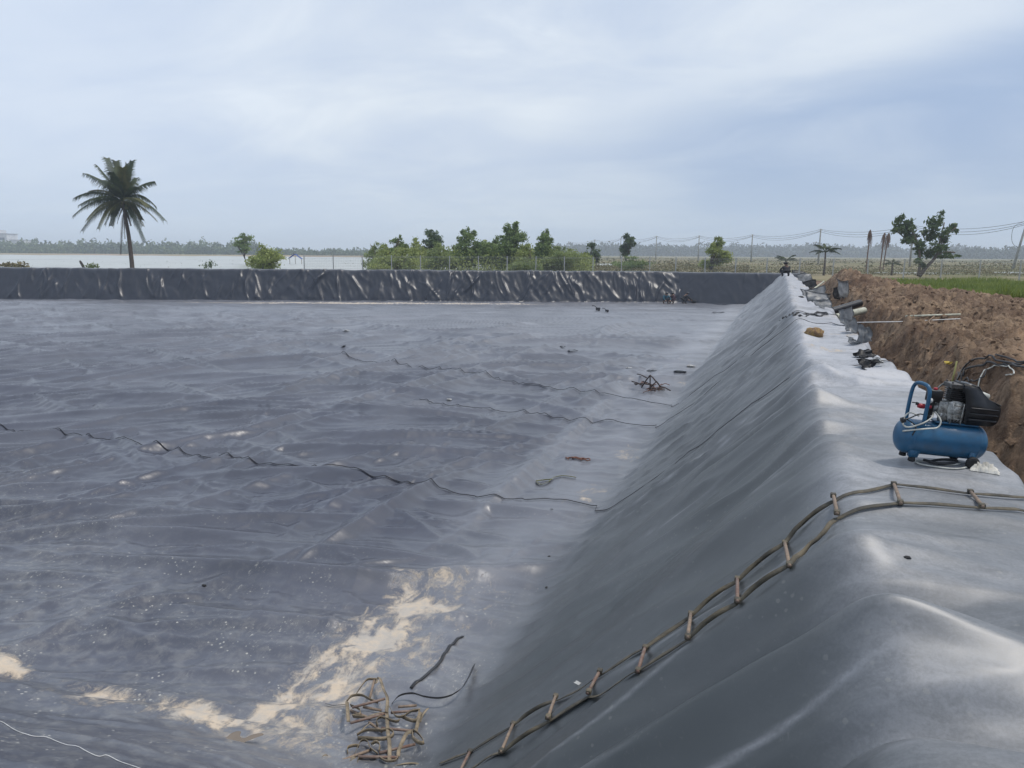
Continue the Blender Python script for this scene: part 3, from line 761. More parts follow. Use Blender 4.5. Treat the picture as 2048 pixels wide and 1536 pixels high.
def tree(px, w, h, blobs, m, label, group=None, n=1500, size=0.14, name='tree', lean=0.0, trunks=1, base=None, cat='tree', tr=0.09):
    """blobs in units of metres relative to the base"""
    b = at_w(px, w, GZ) if base is None else base
    t = thing(name, tuple(b), label, cat, group)
    rng = np.random.default_rng(int(px)*7+3)
    pts = clumps(rng, blobs, int(n*3.2), 0.3); pts = pts[pts[:, 2] > 0.02]
    v, f = leaf_quads(pts, size*0.95, rng)
    mesh_np('crown', v, f, m, t, smooth=False)
    bm = bmesh.new()
    for k in range(trunks):
        ox = 0 if trunks == 1 else (k-(trunks-1)/2)*0.35
        tgt = blobs[k % len(blobs)][0]
        path = spline([(ox, 0, -0.1), (ox+tgt[0]*0.3+lean*0.4, tgt[1]*0.3, tgt[2]*0.45), (tgt[0], tgt[1], tgt[2]+0.1)], 5)
        tube(bm, path, [tr*(1-0.75*i/len(path)) for i in range(len(path))], 6)
    for c, r in blobs:
        for q in range(3):
            a = rng.uniform(0, 6.28); e = Vector((c[0]+math.cos(a)*r[0]*0.7, c[1]+math.sin(a)*r[1]*0.7, c[2]+r[2]*rng.uniform(0, 0.6)))
            s = Vector(blobs[0][0])*rng.uniform(0.35, 0.7) if c[2] < h*0.7 else Vector(blobs[0][0])*0.6
            tube(bm, [s, s.lerp(e, 0.5)+Vector((0, 0, 0.1)), e], [tr*0.45, tr*0.3, tr*0.12], 5)
    from_bm('trunk', bm, M_TRUNK, t)
    return t
def px2m(w): return w/F
def auto_tree(px, w, top_py, half_px, m, label, group, n, size, style='bush', **k):
    """crown outline given by its top and half width in the picture, at depth w"""
    d = ray(px, 505); 
    top = at_w(px, w, None, top_py)[2]-GZ; hw = half_px*px2m(w)*1.25
    rr = random.Random(px)
    bl = []
    if style == 'bush':
        for i in range(9):
            a = rr.uniform(0, 6.28); q = rr.uniform(0.2, 0.75)
            zz = top*rr.uniform(0.2, 0.72)*(1-0.25*q)
            bl.append(((math.cos(a)*hw*q, math.sin(a)*hw*q, zz), (hw*rr.uniform(0.38, 0.55),)*2+(top*rr.uniform(0.14, 0.25),)))
        bl.append(((0, 0, top*0.8), (hw*0.35, hw*0.35, top*0.18)))
    elif style == 'cone':
        for i in range(11):
            q = i/10; zz = top*(0.22+0.70*q); r = hw*(1.15-0.85*q**1.6)
            a = rr.uniform(0, 6.28)
            bl.append(((math.cos(a)*r*rr.uniform(0.3, 0.75), math.sin(a)*r*0.5, zz), (r*rr.uniform(0.5, 0.8),)*2+(top*0.11,)))
    elif style == 'tall':
        for i in range(8):
            q = i/7; zz = top*(0.45+0.50*q); a = rr.uniform(0, 6.28); r = hw*(0.6+0.3*math.sin(q*3.1))
            bl.append(((math.cos(a)*r*0.4, math.sin(a)*r*0.4, zz), (r*0.7, r*0.7, top*0.10)))
    return tree(px, w, top, bl, m, label, group, n, size, **k)
GT = 'young trees and bushes beyond the far bank'
auto_tree(525, 68, 487, 36, M_LEAF[0], 'rounded olive bush standing alone behind the far bank right of the palm', GT, 1500, 0.12, 'bush', name='bush', cat='bush')
auto_tree(491, 110, 469, 21, M_LEAF[1], 'small grey green tree just left of the lone rounded bush', GT, 700, 0.16, 'tall')
auto_tree(748, 78, 481, 24, M_LEAF[3], 'pale feathery tree at the left end of the thicket', GT, 700, 0.12, 'bush')
auto_tree(796, 76, 471, 26, M_LEAF[1], 'pointed green tree second from the left end of the thicket', GT, 1600, 0.13, 'cone')
auto_tree(800, 70, 492, 44, M_LEAF[0], 'low wide olive bush under the left trees of the thicket', GT, 2200, 0.12, 'bush', name='bush', cat='bush')
auto_tree(832, 80, 474, 25, M_LEAF[0], 'rounded olive tree between the pointed green tree and the dark topped one', GT, 1400, 0.13, 'bush')
auto_tree(864, 84, 463, 22, M_LEAF[2], 'slender tree with a dark knob of leaves at its top', GT, 800, 0.15, 'tall')
auto_tree(876, 72, 482, 28, M_LEAF[3], 'pale green bushy tree left of the first gap in the thicket', GT, 1500, 0.12, 'bush')
auto_tree(940, 74, 457, 34, M_LEAF[1], 'broad green tree with an open flat top right of the thicket gap', GT, 2400, 0.14, 'cone')
auto_tree(968, 79, 478, 34, M_LEAF[0], 'olive tree filling the space left of the tallest pointed tree', GT, 1600, 0.13, 'bush')
auto_tree(1025, 73, 444, 34, M_LEAF[1], 'tallest tree of the thicket with a pointed crown', GT, 2600, 0.14, 'cone')
auto_tree(1052, 70, 483, 28, M_LEAF[0], 'low olive tree at the right foot of the tallest tree', GT, 1400, 0.12, 'bush')
auto_tree(1092, 74, 457, 23, M_LEAF[1], 'narrow green tree with a spire top right of the tallest tree', GT, 1800, 0.14, 'cone')
auto_tree(1118, 72, 490, 36, M_LEAF[3], 'pale green sloping bush at the right end of the thicket', GT, 1900, 0.12, 'bush', name='bush', cat='bush')
auto_tree(1055, 67, 512, 30, M_LEAF[3], 'low pale bush pressed against the mesh fence below the thicket', GT, 1100, 0.11, 'bush', name='bush', cat='bush')
auto_tree(1168, 80, 501, 20, M_LEAF[0], 'little light green bush left of the flat topped tree', GT, 600, 0.12, 'bush', name='bush', cat='bush')
auto_tree(1181, 92, 484, 20, M_LEAF[2], 'small dark flat topped tree between the thicket and the bare scrub', GT, 800, 0.16, 'bush')
auto_tree(1254, 100, 471, 13, M_LEAF[2], 'dark oval crowned tree among the utility poles', GT, 800, 0.17, 'tall')
auto_tree(1432, 78, 470, 19, M_LEAF[0], 'bright green upright tree standing alone in front of the power line', GT, 1700, 0.12, 'cone')
auto_tree(1262, 84, 508, 36, M_LEAF[1], 'wide low bush below the dark oval crowned tree', GT, 900, 0.12, 'bush', name='bush', cat='bush')
auto_tree(770, 74, 489, 24, M_LEAF[0], 'olive bush between the pale left end tree and the pointed green tree', GT, 1300, 0.12, 'bush', name='bush', cat='bush')
auto_tree(906, 77, 487, 24, M_LEAF[3], 'pale bush filling the gap left of the broad flat topped tree', GT, 1100, 0.12, 'bush', name='bush', cat='bush')
auto_tree(994, 76, 474, 20, M_LEAF[1], 'narrow green tree leaning against the left side of the tallest tree', GT, 1300, 0.13, 'cone')
auto_tree(1076, 76, 486, 24, M_LEAF[3], 'pale green tree between the tallest tree and the spire topped one', GT, 1300, 0.12, 'bush')
auto_tree(1142, 76, 497, 24, M_LEAF[0], 'low olive bush trailing off the right end of the thicket', GT, 1000, 0.12, 'bush', name='bush', cat='bush')
# spreading two-crowned tree on the right
def two_crowned():
    w = 66; b = at_w(1838, w, GZ); s = px2m(w)
    def P(px, py, dy=0.0):
        p = at_w(px, w, None, py); return ((p[0]-b[0]), (p[1]-b[1])+dy, p[2]-b[2])
    specs = [(1800, 445, 16, 13), (1818, 455, 18, 14), (1795, 462, 14, 9), (1826, 475, 17, 13), (1838, 492, 14, 14), (1812, 482, 14, 8), (1852, 505, 13, 12),
             (1868, 450, 17, 14), (1862, 472, 16, 14), (1890, 437, 9, 14), (1888, 470, 14, 16), (1908, 455, 14, 9), (1880, 492, 17, 12), (1900, 510, 17, 7), (1870, 512, 16, 9),
             (1830, 520, 11, 8), (1838, 530, 12, 7)]
    bl = [(P(x, y, random.uniform(-0.8, 0.8)), (rx*s, rx*s*1.1, ry*s)) for x, y, rx, ry in specs]
    t = thing('tree', tuple(b), 'spreading dark green tree with two ragged crowns in the right field', 'tree', GT)
    rng = np.random.default_rng(9); pts = clumps(rng, bl, 3600, 0.35); v, f = leaf_quads(pts, 0.17, rng)
    mesh_np('crown', v, f, M_LEAF[2], t, smooth=False)
    bm = bmesh.new()
    tube(bm, spline([P(1838, 552), P(1852, 535), P(1872, 512), P(1880, 480), P(1889, 445)], 5), [0.2-0.008*i for i in range(21)], 7)
    tube(bm, spline([P(1836, 552), P(1840, 525), P(1836, 490), P(1822, 460), P(1802, 438)], 5), [0.13-0.005*i for i in range(21)], 6)
    tube(bm, spline([P(1860, 525), P(1885, 505), P(1910, 505)], 4), 0.06, 5)
    tube(bm, spline([P(1875, 500), P(1895, 470), P(1912, 455)], 4), 0.05, 5)
    tube(bm, spline([P(1834, 490), P(1812, 478), P(1792, 460)], 4), 0.05, 5)
    from_bm('trunk', bm, M_TRUNK, t)
two_crowned()

def frond_mesh(base, tip, lift, rng, m, parent, lw=0.55, n=34, name='frond'):
    base = Vector(base); tip = Vector(tip)
    mid = base.lerp(tip, 0.5)+Vector((0, 0, lift))
    rach = []
    for i in range(n+1):
        t = i/n; rach.append(base*(1-t)**2+mid*2*t*(1-t)+tip*t*t)
    bm = bmesh.new(); tube(bm, rach, [0.035*(1-0.8*i/n) for i in range(n+1)], 4)
    fr = frames(rach)
    for i in range(4, n):
        t = i/n; L = lw*math.sin(min(1, (t*1.15+0.12))*math.pi*0.86)**0.6*rng.uniform(0.85, 1.1)
        T, S, U = fr[i]
        for sgn in (-1, 1):
            for q in (0, 0.5):
                o = rach[i].lerp(rach[i+1], q)
                hh = math.hypot(T.x, T.y); d = (S*sgn*(0.85-0.4*hh)+T*0.6-Vector((0, 0, 1))*hh*(0.5+0.7*rng.random())).normalized()
                e = o+d*L; mm = o+(S*sgn*0.8+T*0.5).normalized()*L*0.45
                wv = T*0.026
                a = bm.verts.new(o-wv); b_ = bm.verts.new(o+wv); c = bm.verts.new(mm+wv); dd = bm.verts.new(mm-wv); ee = bm.verts.new(e)
                bm.faces.new((a, b_, c, dd)); bm.faces.new((dd, c, ee))
    return from_bm(name, bm, m, parent, smooth=False)
def coconut_palm():
    w = 60.5; b = at_w(265, w+3.5, GZ)
    w2 = w+3.5
    t = thing('coconut_palm', tuple(b), 'tall coconut palm leaning slightly behind the far bank on the left', 'palm tree')
    def P(px, py, dd=0.0): 
        p = at_w(px, w2+dd, None, py); return Vector((p[0]-b[0], p[1]-b[1], p[2]-b[2]))
    bm = bmesh.new(); pa = spline([P(266, 556), P(263, 520), P(257, 470), P(250, 430), P(247, 402)], 7)
    tube(bm, pa, [0.20-0.0028*i for i in range(len(pa))], 9); from_bm('trunk', bm, M_PALMTR, t)
    rng = random.Random(3)
    tips = [(214, 316, 0.1, 1.0, 0), (194, 331, 0.15, -1, 0), (171, 347, 0.35, 0.8, 0), (150, 396, 0.75, -0.6, 0), (160, 411, 0.6, 1.2, 0), (147, 431, 0.8, -1.2, 0),
            (164, 462, 0.75, 0.5, 0), (196, 458, 0.7, -1.6, 1), (174, 440, 0.7, -2.0, 1), (264, 322, 0.1, 0.6, 0), (254, 328, 0.05, -0.5, 0), (232, 322, 0.05, 0.4, 0), (245, 335, 0.05, -1.2, 1),
            (307, 363, 0.35, 0.6, 0), (311, 412, 0.9, 1.2, 0), (329, 441, 0.85, -0.6, 0), (296, 414, 0.6, -1.8, 1), (290, 486, 0.65, 0.3, 0),
            (272, 356, 0.2, 1.4, 0), (205, 360, 0.3, 1.8, 0), (224, 345, 0.2, -1.9, 0), (284, 440, 0.5, 2.2, 0), (222, 452, 0.5, 2.0, 0)]
    for x, y, lf, dd, yel in tips:
        frond_mesh(P(246+rng.uniform(-2, 2), 403), P(x, y, dd), lf*1.5+0.15, rng, M_FRONDY if yel else M_FROND, t, 0.9, 38)
    for k in range(9):
        a = rng.uniform(0, 6.28); q = rng.uniform(1.6, 3.2)
        b0 = P(247, 403); frond_mesh(b0, b0+Vector((math.cos(a)*q, math.sin(a)*q, rng.uniform(-2.2, 1.2))), 0.9, rng, M_FRONDY if k % 3 == 0 else M_FROND, t, 0.75, 28)
    for x, y in ((241, 510), (250, 478), (262, 452), (234, 448)):
        o = frond_mesh(P(248, 412), P(x, y, rng.uniform(-0.4, 0.4)), 0.35, rng, M_FRONDD, t, 0.3, 20)
        o['label'] = 'dead brown frond hanging by the trunk'
    for k in range(7):
        bm = bmesh.new(); bmesh.ops.create_uvsphere(bm, u_segments=10, v_segments=8, radius=0.16)
        c = P(246+rng.uniform(-7, 9), 408+rng.uniform(-3, 8), rng.uniform(-0.35, 0.3))
        for v in bm.verts: v.co = Vector((v.co.x, v.co.y, v.co.z*1.2))+c
        from_bm('coconut', bm, M_FRONDY, t)
coconut_palm()
def small_palm(px, w, py, hr, label, n=11, seed=1, trunk_r=0.12, arch=0.6):
    b = at_w(px, w, GZ); t = thing('small_palm', tuple(b), label, 'palm tree', 'young palms beyond the fence')
    top = at_w(px, w, None, py)[2]-GZ; rng = random.Random(seed)
    bm = bmesh.new(); tube(bm, [(0, 0, -0.1), (0.02, 0, top*0.5), (0, 0, top)], [trunk_r, trunk_r*0.8, trunk_r*0.6], 7); from_bm('trunk', bm, M_TRUNK, t)
    for k in range(n):
        a = 2*math.pi*k/n+rng.uniform(-0.2, 0.2); e = rng.uniform(-0.25, 0.75)
        tip = Vector((math.cos(a)*hr*math.cos(e), math.sin(a)*hr*math.cos(e), top+hr*math.sin(e)*0.9))
        frond_mesh((0, 0, top), tip, arch*hr*0.5, rng, M_FROND, t, 0.3*hr/1.3, 16)
small_palm(1573, 74, 523, 1.15, 'small grey palm at the end of the bank crest', 10, 2)
small_palm(1651, 72, 505, 1.45, 'windblown young palm right of the bank end', 12, 3)
small_palm(1787, 74, 528, 0.9, 'low young palm left of the two crowned tree', 9, 4)

def dead_palm(px, w, top_py, lean, label, seed):
    b = at_w(px, w, GZ); t = thing('dead_palm', tuple(b), label, 'dead palm', 'dead palms in the right field')
    top = at_w(px, w, None, top_py)[2]-GZ; rng = random.Random(seed)
    bm = bmesh.new(); tube(bm, spline([(0, 0, -0.1), (lean*0.3, 0, top*0.4), (lean, 0, top)], 6), 0.07, 6); from_bm('trunk', bm, M_DEADPALM, t)
    for k in range(9):
        a = rng.uniform(0, 6.28); q = rng.uniform(0.15, 0.42); zz = rng.uniform(0.7, 2.0)
        frond_mesh((lean, 0, top+0.25), (lean+math.cos(a)*q, math.sin(a)*q, top-zz), 0.5, rng, M_DEADPALM, t, 0.26, 14, 'dead_frond')
dead_palm(1735, 88, 464, 0.1, 'dead palm with brown hanging fronds, tallest and leftmost of three', 1)
dead_palm(1763, 92, 470, 0.15, 'dead palm with brown fronds, middle one of three', 2)
dead_palm(1769, 96, 470, 0.3, 'dead palm with tousled fronds, nearest the two crowned tree', 3)

def stuff_leaves(name, label, cat, pts, size, m, seed=0):
    rng = np.random.default_rng(seed); v, f = leaf_quads(pts, size, rng)
    o = mesh_np(name, v, f, m, smooth=False); set_props(o, label, cat, kind='stuff'); return o
def scatter_px(rng, n, x0, x1, w0, w1, hfun, thr=None):
    px = rng.uniform(x0, x1, n); w = np.exp(rng.uniform(math.log(w0), math.log(w1), n))
    d = np.stack([f_[k]+r2[k]*(px-1024)/F-u2[k]*(505-768)/F for k in range(3)], 1)
    X = d[:, 0]*w; Y = d[:, 1]*w
    hh = hfun(px, w, X, Y); z = GZ+rng.uniform(0, 1, n)**1.4*hh
    k = hh > 0.03
    return np.stack([X, Y, z], 1)[k]
rng = np.random.default_rng(42)
# woods on the skyline
def wood(x0, x1, w0, w1, hmax, n, seed, px_var=0.05, lo=0.5):
    def hf(px, w, X, Y): return hmax*np.clip(lo+0.35*pn(px*px_var, w*0.02, seed)+0.28*pn(px*px_var*4, w*0.05, seed+1), 0.12, 2)
    return scatter_px(np.random.default_rng(seed), n, x0, x1, w0, w1, hf)
stuff_leaves('far_wood', 'long band of green woodland across the flooded flat on the left', 'woodland', wood(-150, 520, 440, 500, 9.8, 26000, 301, lo=0.62), 0.85, M_FARW, 1)
stuff_leaves('far_wood', 'low strip of green trees on the shore between the lone bush and the thicket', 'woodland', wood(500, 800, 440, 520, 6.0, 9000, 305), 0.8, M_FARW, 2)
stuff_leaves('far_wood', 'hazy blue green woodland on the horizon right of the thicket', 'woodland', wood(1080, 1960, 820, 980, 16.5, 36000, 309, 0.02, 0.66), 1.9, M_FARW2, 3)
stuff_leaves('far_wood', 'darker rounded grove on the horizon at the right edge', 'woodland', wood(1850, 2300, 640, 720, 13.5, 15000, 313, 0.02, 0.6), 1.5, M_FARW2, 4)
def hs(px, w, X, Y): return 0.2+0.9*np.clip(pn(X*0.12, Y*0.12, 321)+0.25, 0, 1)
stuff_leaves('dry_scrub', 'dry brown scrub and weeds behind the fence in the middle', 'scrub', scatter_px(np.random.default_rng(5), 9000, 1120, 1500, 73, 125, hs), 0.12, M_SCRUB, 5)
stuff_leaves('dry_scrub', 'patchy green brown weeds behind the fence on the right', 'scrub', scatter_px(np.random.default_rng(6), 9000, 1480, 2150, 74, 120, lambda a, b, c, d: 0.1+1.2*np.clip(pn(c*0.12, d*0.12, 325)-0.05, 0, 1)), 0.11, M_SCRUB, 6)
stuff_leaves('green_scrub', 'green undergrowth along the foot of the thicket', 'scrub', scatter_px(np.random.default_rng(7), 14000, 745, 1190, 70, 82, lambda a, b, c, d: 1.2+1.5*np.clip(pn(c*0.3, d*0.3, 327)+0.3, 0, 1)), 0.11, M_LEAF[0], 7)
stuff_leaves('flat_weeds', 'sparse tufts and twigs poking out of the flooded flat', 'weeds', scatter_px(np.random.default_rng(8), 2600, -60, 760, 75, 190, lambda a, b, c, d: 0.9*np.clip(pn(c*0.35, d*0.2, 331)-0.42, 0, 1)), 0.07, M_SCRUB, 8)
stuff_leaves('field_weeds', 'weeds dotted over the distant beige field', 'weeds', scatter_px(np.random.default_rng(9), 9000, 1150, 2200, 125, 420, lambda a, b, c, d: 1.3*np.clip(pn(c*0.05, d*0.05, 335), 0, 1)), 0.3, M_SCRUB, 9)

def build_grass():
    rr = np.random.default_rng(77); n = 42000
    px = rr.uniform(1700, 2250, n); w = np.exp(rr.uniform(math.log(24), math.log(66), n))
    d = np.stack([f_[k]+r2[k]*(px-1024)/F-u2[k]*(505-768)/F for k in range(3)], 1); X = d[:, 0]*w; Y = d[:, 1]*w
    soilz = SOIL(X, Y)
    k = (soilz < -0.22) | ((X > 7) & (Y > 24.0) & (pn(X*0.3, Y*0.3, 341) > 0.1))
    k &= (X > 3.2)&(Y<62)
    X, Y = X[k], Y[k]; Z = np.maximum(SOIL(X, Y), GZ); n = len(X)
    h = (0.16+0.30*sst(-0.3, 0.6, pn(X*0.2, Y*0.2, 343))+0.12*rr.random(n)); a = rr.uniform(0, 6.28, n); wd = 0.022+0.0005*Y
    ln = rr.normal(0, 0.3, (n, 2))*h[:, None]
    v = np.stack([np.stack([X-np.cos(a)*wd, Y-np.sin(a)*wd, Z-0.03], 1), np.stack([X+np.cos(a)*wd, Y+np.sin(a)*wd, Z-0.03], 1), np.stack([X+ln[:, 0], Y+ln[:, 1], Z+h], 1)], 1).reshape(-1, 3)
    o = mesh_np('tall_grass', v, np.arange(3*n).reshape(n, 3), M_GRASS, smooth=False)
    set_props(o, 'bright green grass between the soil heaps and the right-hand fence', 'grass', kind='stuff')
build_grass()

# ------------------------------------------------------------------ fence behind the bank
M_POST = mat('fence_post', (0.42, 0.42, 0.40), 0.7)
M_FWIRE = mat('fence_wire', (0.34, 0.35, 0.34), 0.6)
def build_fence():
    A = np.array(FA); B = np.array(FB); t = (B-A)/np.linalg.norm(B-A); n = np.array([-t[1], t[0]])
    B2 = B+n*2.6; t2 = (np.array(FC)-B); t2 = t2/np.linalg.norm(t2)
    s0 = 32.5
    posts = [B2-t*(s0-2.55*k) for k in range(14) if s0-2.55*k > 0]
    C0 = posts[-1]+t2*2.3
    posts += [C0+t2*2.55*k for k in range(13)]
    root = thing('mesh_fence', (*posts[0], GZ+0.3), 'thin wire mesh fence on pale posts behind the far bank', 'fence')
    proto = None; P0 = Vector((*posts[0], GZ+0.3))
    for i, p in enumerate(posts):
        if proto is None:
            bm = bmesh.new(); box(bm, (0, 0, 0.5), (0.085, 0.085, 1.7), bev=0.01); box(bm, (0, 0, 1.36), (0.11, 0.11, 0.03))
            o = from_bm('post', bm, M_POST, root, smooth=False); proto = o
        else:
            o = proto.copy(); COL.objects.link(o); o.parent = root
        o.location = Vector((p[0], p[1], GZ+0.3))-P0
        o.rotation_euler = (R(random.uniform(-1.2, 1.2)), R(random.uniform(-1.2, 1.2)), math.atan2(t[1], t[0]))
    for a, b in zip(posts, posts[1:]):
        bm = bmesh.new(); a3 = Vector((*a, GZ+0.3))-P0; b3 = Vector((*b, GZ+0.3))-P0
        for z in (0.08, 0.22, 0.36, 0.5, 0.64, 0.78, 0.92, 1.06, 1.2, 1.3):
            m = a3.lerp(b3, 0.5)+Vector((0, 0, z-0.012)); tube(bm, [a3+Vector((0, 0, z)), m, b3+Vector((0, 0, z))], 0.006 if z < 1.2 else 0.011, 3, cap=False)
        d = (b3-a3); k = 17
        for j in range(1, k):
            q = a3+d*j/k; tube(bm, [q+Vector((0, 0, 0.08)), q+Vector((0, 0, 1.3))], 0.004, 3, cap=False)
        from_bm('wire_mesh', bm, M_FWIRE, root)
build_fence()

# ------------------------------------------------------------------ power line
def utility_pole(px, top_py, w, label, lean=0.0, big=False):
    b = at_w(px, w, GZ); t = thing('utility_pole', tuple(b), label, 'utility pole', 'power line poles')
    top = at_w(px, w, None, top_py); h = top[2]-GZ
    rx = Vector((math.cos(YAW), math.sin(YAW), 0))
    bm = bmesh.new(); tube(bm, [Vector((0, 0, -0.2)), rx*lean*0.5+Vector((0, 0, h*0.5)), rx*lean+Vector((0, 0, h))], [0.20, 0.17, 0.13], 8); from_bm('pole', bm, M_CONC, t)
    bm = bmesh.new(); box(bm, rx*lean+Vector((0, 0, h-0.35)), (1.4 if big else 0.9, 0.12, 0.12), Matrix.Rotation(R(70), 3, 'Z').to_quaternion()); from_bm('crossarm', bm, M_CONC, t, False)
    for k in (-0.5, 0, 0.5):
        bm = bmesh.new(); c = rx*lean+Vector((math.cos(R(70))*k*1.1, math.sin(R(70))*k*1.1, h-0.2)); tube(bm, [c, c+Vector((0, 0, 0.2))], [0.05, 0.035], 6); from_bm('insulator', bm, M_WHITE, t)
    return Vector(tuple(b))+rx*lean+Vector((0, 0, h))
tops = []
PL = [(1137, 483, 345, 'utility pole farthest left, faint above the right end of the thicket'), (1189, 479, 315, 'utility pole above the dark flat topped tree'),
      (1241, 476, 285, 'utility pole just left of the dark oval tree'), (1312, 472, 250, 'utility pole in the gap right of the dark oval tree'),
      (1397, 471, 225, 'utility pole just left of the lone bright green tree'), (1503, 469, 200, 'utility pole between the lone green tree and the bank end'),
      (1638, 458, 160, 'utility pole behind the windblown young palm'), (1822, 450, 135, 'utility pole mostly hidden behind the two crowned tree')]
for x, y, w, l in PL: tops.append(utility_pole(x, y, w, l))
tops.append(utility_pole(2029, 441, 112, 'leaning utility pole at the right edge with hanging cables', 1.35, True))
tops.append(Vector(tuple(at_w(2330, 90, None, 405))))
def wires():
    root = thing('power_cables', tuple(tops[0]), 'bundle of power cables sagging between the utility poles', 'power cable')
    for (a, b) in zip(tops, tops[1:]):
        for k, (off, sag) in enumerate(((0, 1.0), (0.5, 1.25), (-0.5, 1.5))):
            bm = bmesh.new(); pts = []
            o = Vector((math.cos(R(70))*off, math.sin(R(70))*off, -0.1-0.25*k))
            for i in range(15):
                q = i/14; p = a.lerp(b, q)+o-Vector((0, 0, sag*4*q*(1-q)*0.9)); pts.append(p-tops[0])
            tube(bm, pts, 0.035, 4, cap=False); from_bm('cable', bm, M_WIRE, root)
    # slack loop on the leaning pole
    bm = bmesh.new(); c = tops[-2]-tops[0]
    rx = Vector((math.cos(YAW), math.sin(YAW), 0))
    tube(bm, spline([c, c-rx*1.9-Vector((0, 0, 1.0)), c-rx*1.9-Vector((0, 0, 3.2)), c-rx*0.6-Vector((0, 0, 4.3))], 6), 0.03, 4, cap=False); from_bm('slack_cable', bm, M_WIRE, root)
wires()

# ------------------------------------------------------------------ distant building and things on the flat
def far_building():
    b = at_w(-20, 620, GZ); t = thing('factory_building', tuple(b), 'pale stepped industrial building on the horizon at the left edge', 'building', rz=YAW)
    M_B = mat('pale_cladding', (0.62, 0.62, 0.62), 0.7, scale=0.2); M_RF = mat('grey_roof', (0.35, 0.37, 0.38), 0.6, scale=0.3); M_GL = mat('dark_window', (0.06, 0.07, 0.09), 0.3)
    bm = bmesh.new(); box(bm, (0, 0, 7.5), (40, 14, 15)); from_bm('wall', bm, M_B, t, False)
    bm = bmesh.new(); box(bm, (24.5, 2, 5), (13, 12, 10)); from_bm('wall', bm, M_B, t, False)
    bm = bmesh.new(); box(bm, (4, 0, 16.6), (16, 10, 3.2)); from_bm('roof_room', bm, M_B, t, False)
    bm = bmesh.new(); box(bm, (0, 0, 15.2), (41, 15, 0.4)); from_bm('roof', bm, M_RF, t, False)
    bm = bmesh.new(); box(bm, (24.5, 2, 10.2), (13.6, 12.6, 0.4)); from_bm('roof', bm, M_RF, t, False)
    for k in range(6):
        bm = bmesh.new(); box(bm, (-14+k*6, -7.02, 11), (4.2, 0.3, 1.8)); from_bm('window', bm, M_GL, t, False)
    bm = bmesh.new(); box(bm, (52, 6, 3.5), (26, 12, 7)); from_bm('shed', bm, M_B, t, False)
far_building()
def tarp_shelter():
    b = at_w(590, 118, GZ); t = thing('tarp_shelter', tuple(b), 'small blue tarpaulin shelter on the flooded flat', 'shelter', rz=YAW)
    bm = bmesh.new(); a = [(-1, -0.6, 0.9), (0, -0.6, 1.6), (1.1, -0.6, 0.8)]; c = [(x, 0.6, z) for x, _, z in a]
    va = [bm.verts.new(p) for p in a]; vb = [bm.verts.new(p) for p in c]
    for i in range(2): bm.faces.new((va[i], va[i+1], vb[i+1], vb[i]))
    bmesh.ops.solidify(bm, geom=bm.faces[:], thickness=0.03)
    from_bm('tarpaulin', bm, mat('blue_tarp', (0.05, 0.12, 0.42), 0.5), t, False)
    for x in (-0.9, 0, 1.0):
        bm = bmesh.new(); tube(bm, [(x, 0, -0.1), (x, 0, 0.85 if x else 1.5)], 0.04, 6); from_bm('pole', bm, M_WOOD, t)
tarp_shelter()
def stump():
    p = at_w(160, 66, GZ); t = thing('driftwood_stump', tuple(p), 'dark stump with a sawn branch just behind the far bank left of the palm', 'stump')
    bm = bmesh.new(); tube(bm, spline([(0.6, 0, 0.1), (0.25, 0, 0.45), (-0.1, 0, 1.0)], 4), [0.11]*8+[0.07], 7); from_bm('branch', bm, M_TRUNK, t)
    rg = np.random.default_rng(3); v, f = leaf_quads(rg.normal(size=(120, 3))*np.array([0.35, 0.2, 0.14])+np.array([1.3, 0, 0.5]), 0.12, rg); mesh_np('weed_tuft', v, f, M_LEAF[0], t, smooth=False)['kind'] = 'stuff'
    p = at_w(22, 65, GZ); t = thing('brush_heap', tuple(p), 'low heap of brown brush behind the far bank at the left edge', 'brush heap')
    v, f = leaf_quads(rg.normal(size=(260, 3))*np.array([0.8, 0.3, 0.16])+np.array([0, 0, 0.5]), 0.16, rg); mesh_np('twigs', v, f, M_SCRUB, t, smooth=False)['kind'] = 'stuff'
    p = at_w(415, 66, GZ); t = thing('bare_bush', tuple(p), 'tiny dark bush behind the far bank midway between palm and lone bush', 'bush')
    v, f = leaf_quads(rg.normal(size=(120, 3))*np.array([0.3, 0.2, 0.2])+np.array([0, 0, 0.7]), 0.11, rg); mesh_np('crown', v, f, M_LEAF[2], t, smooth=False)
stump()

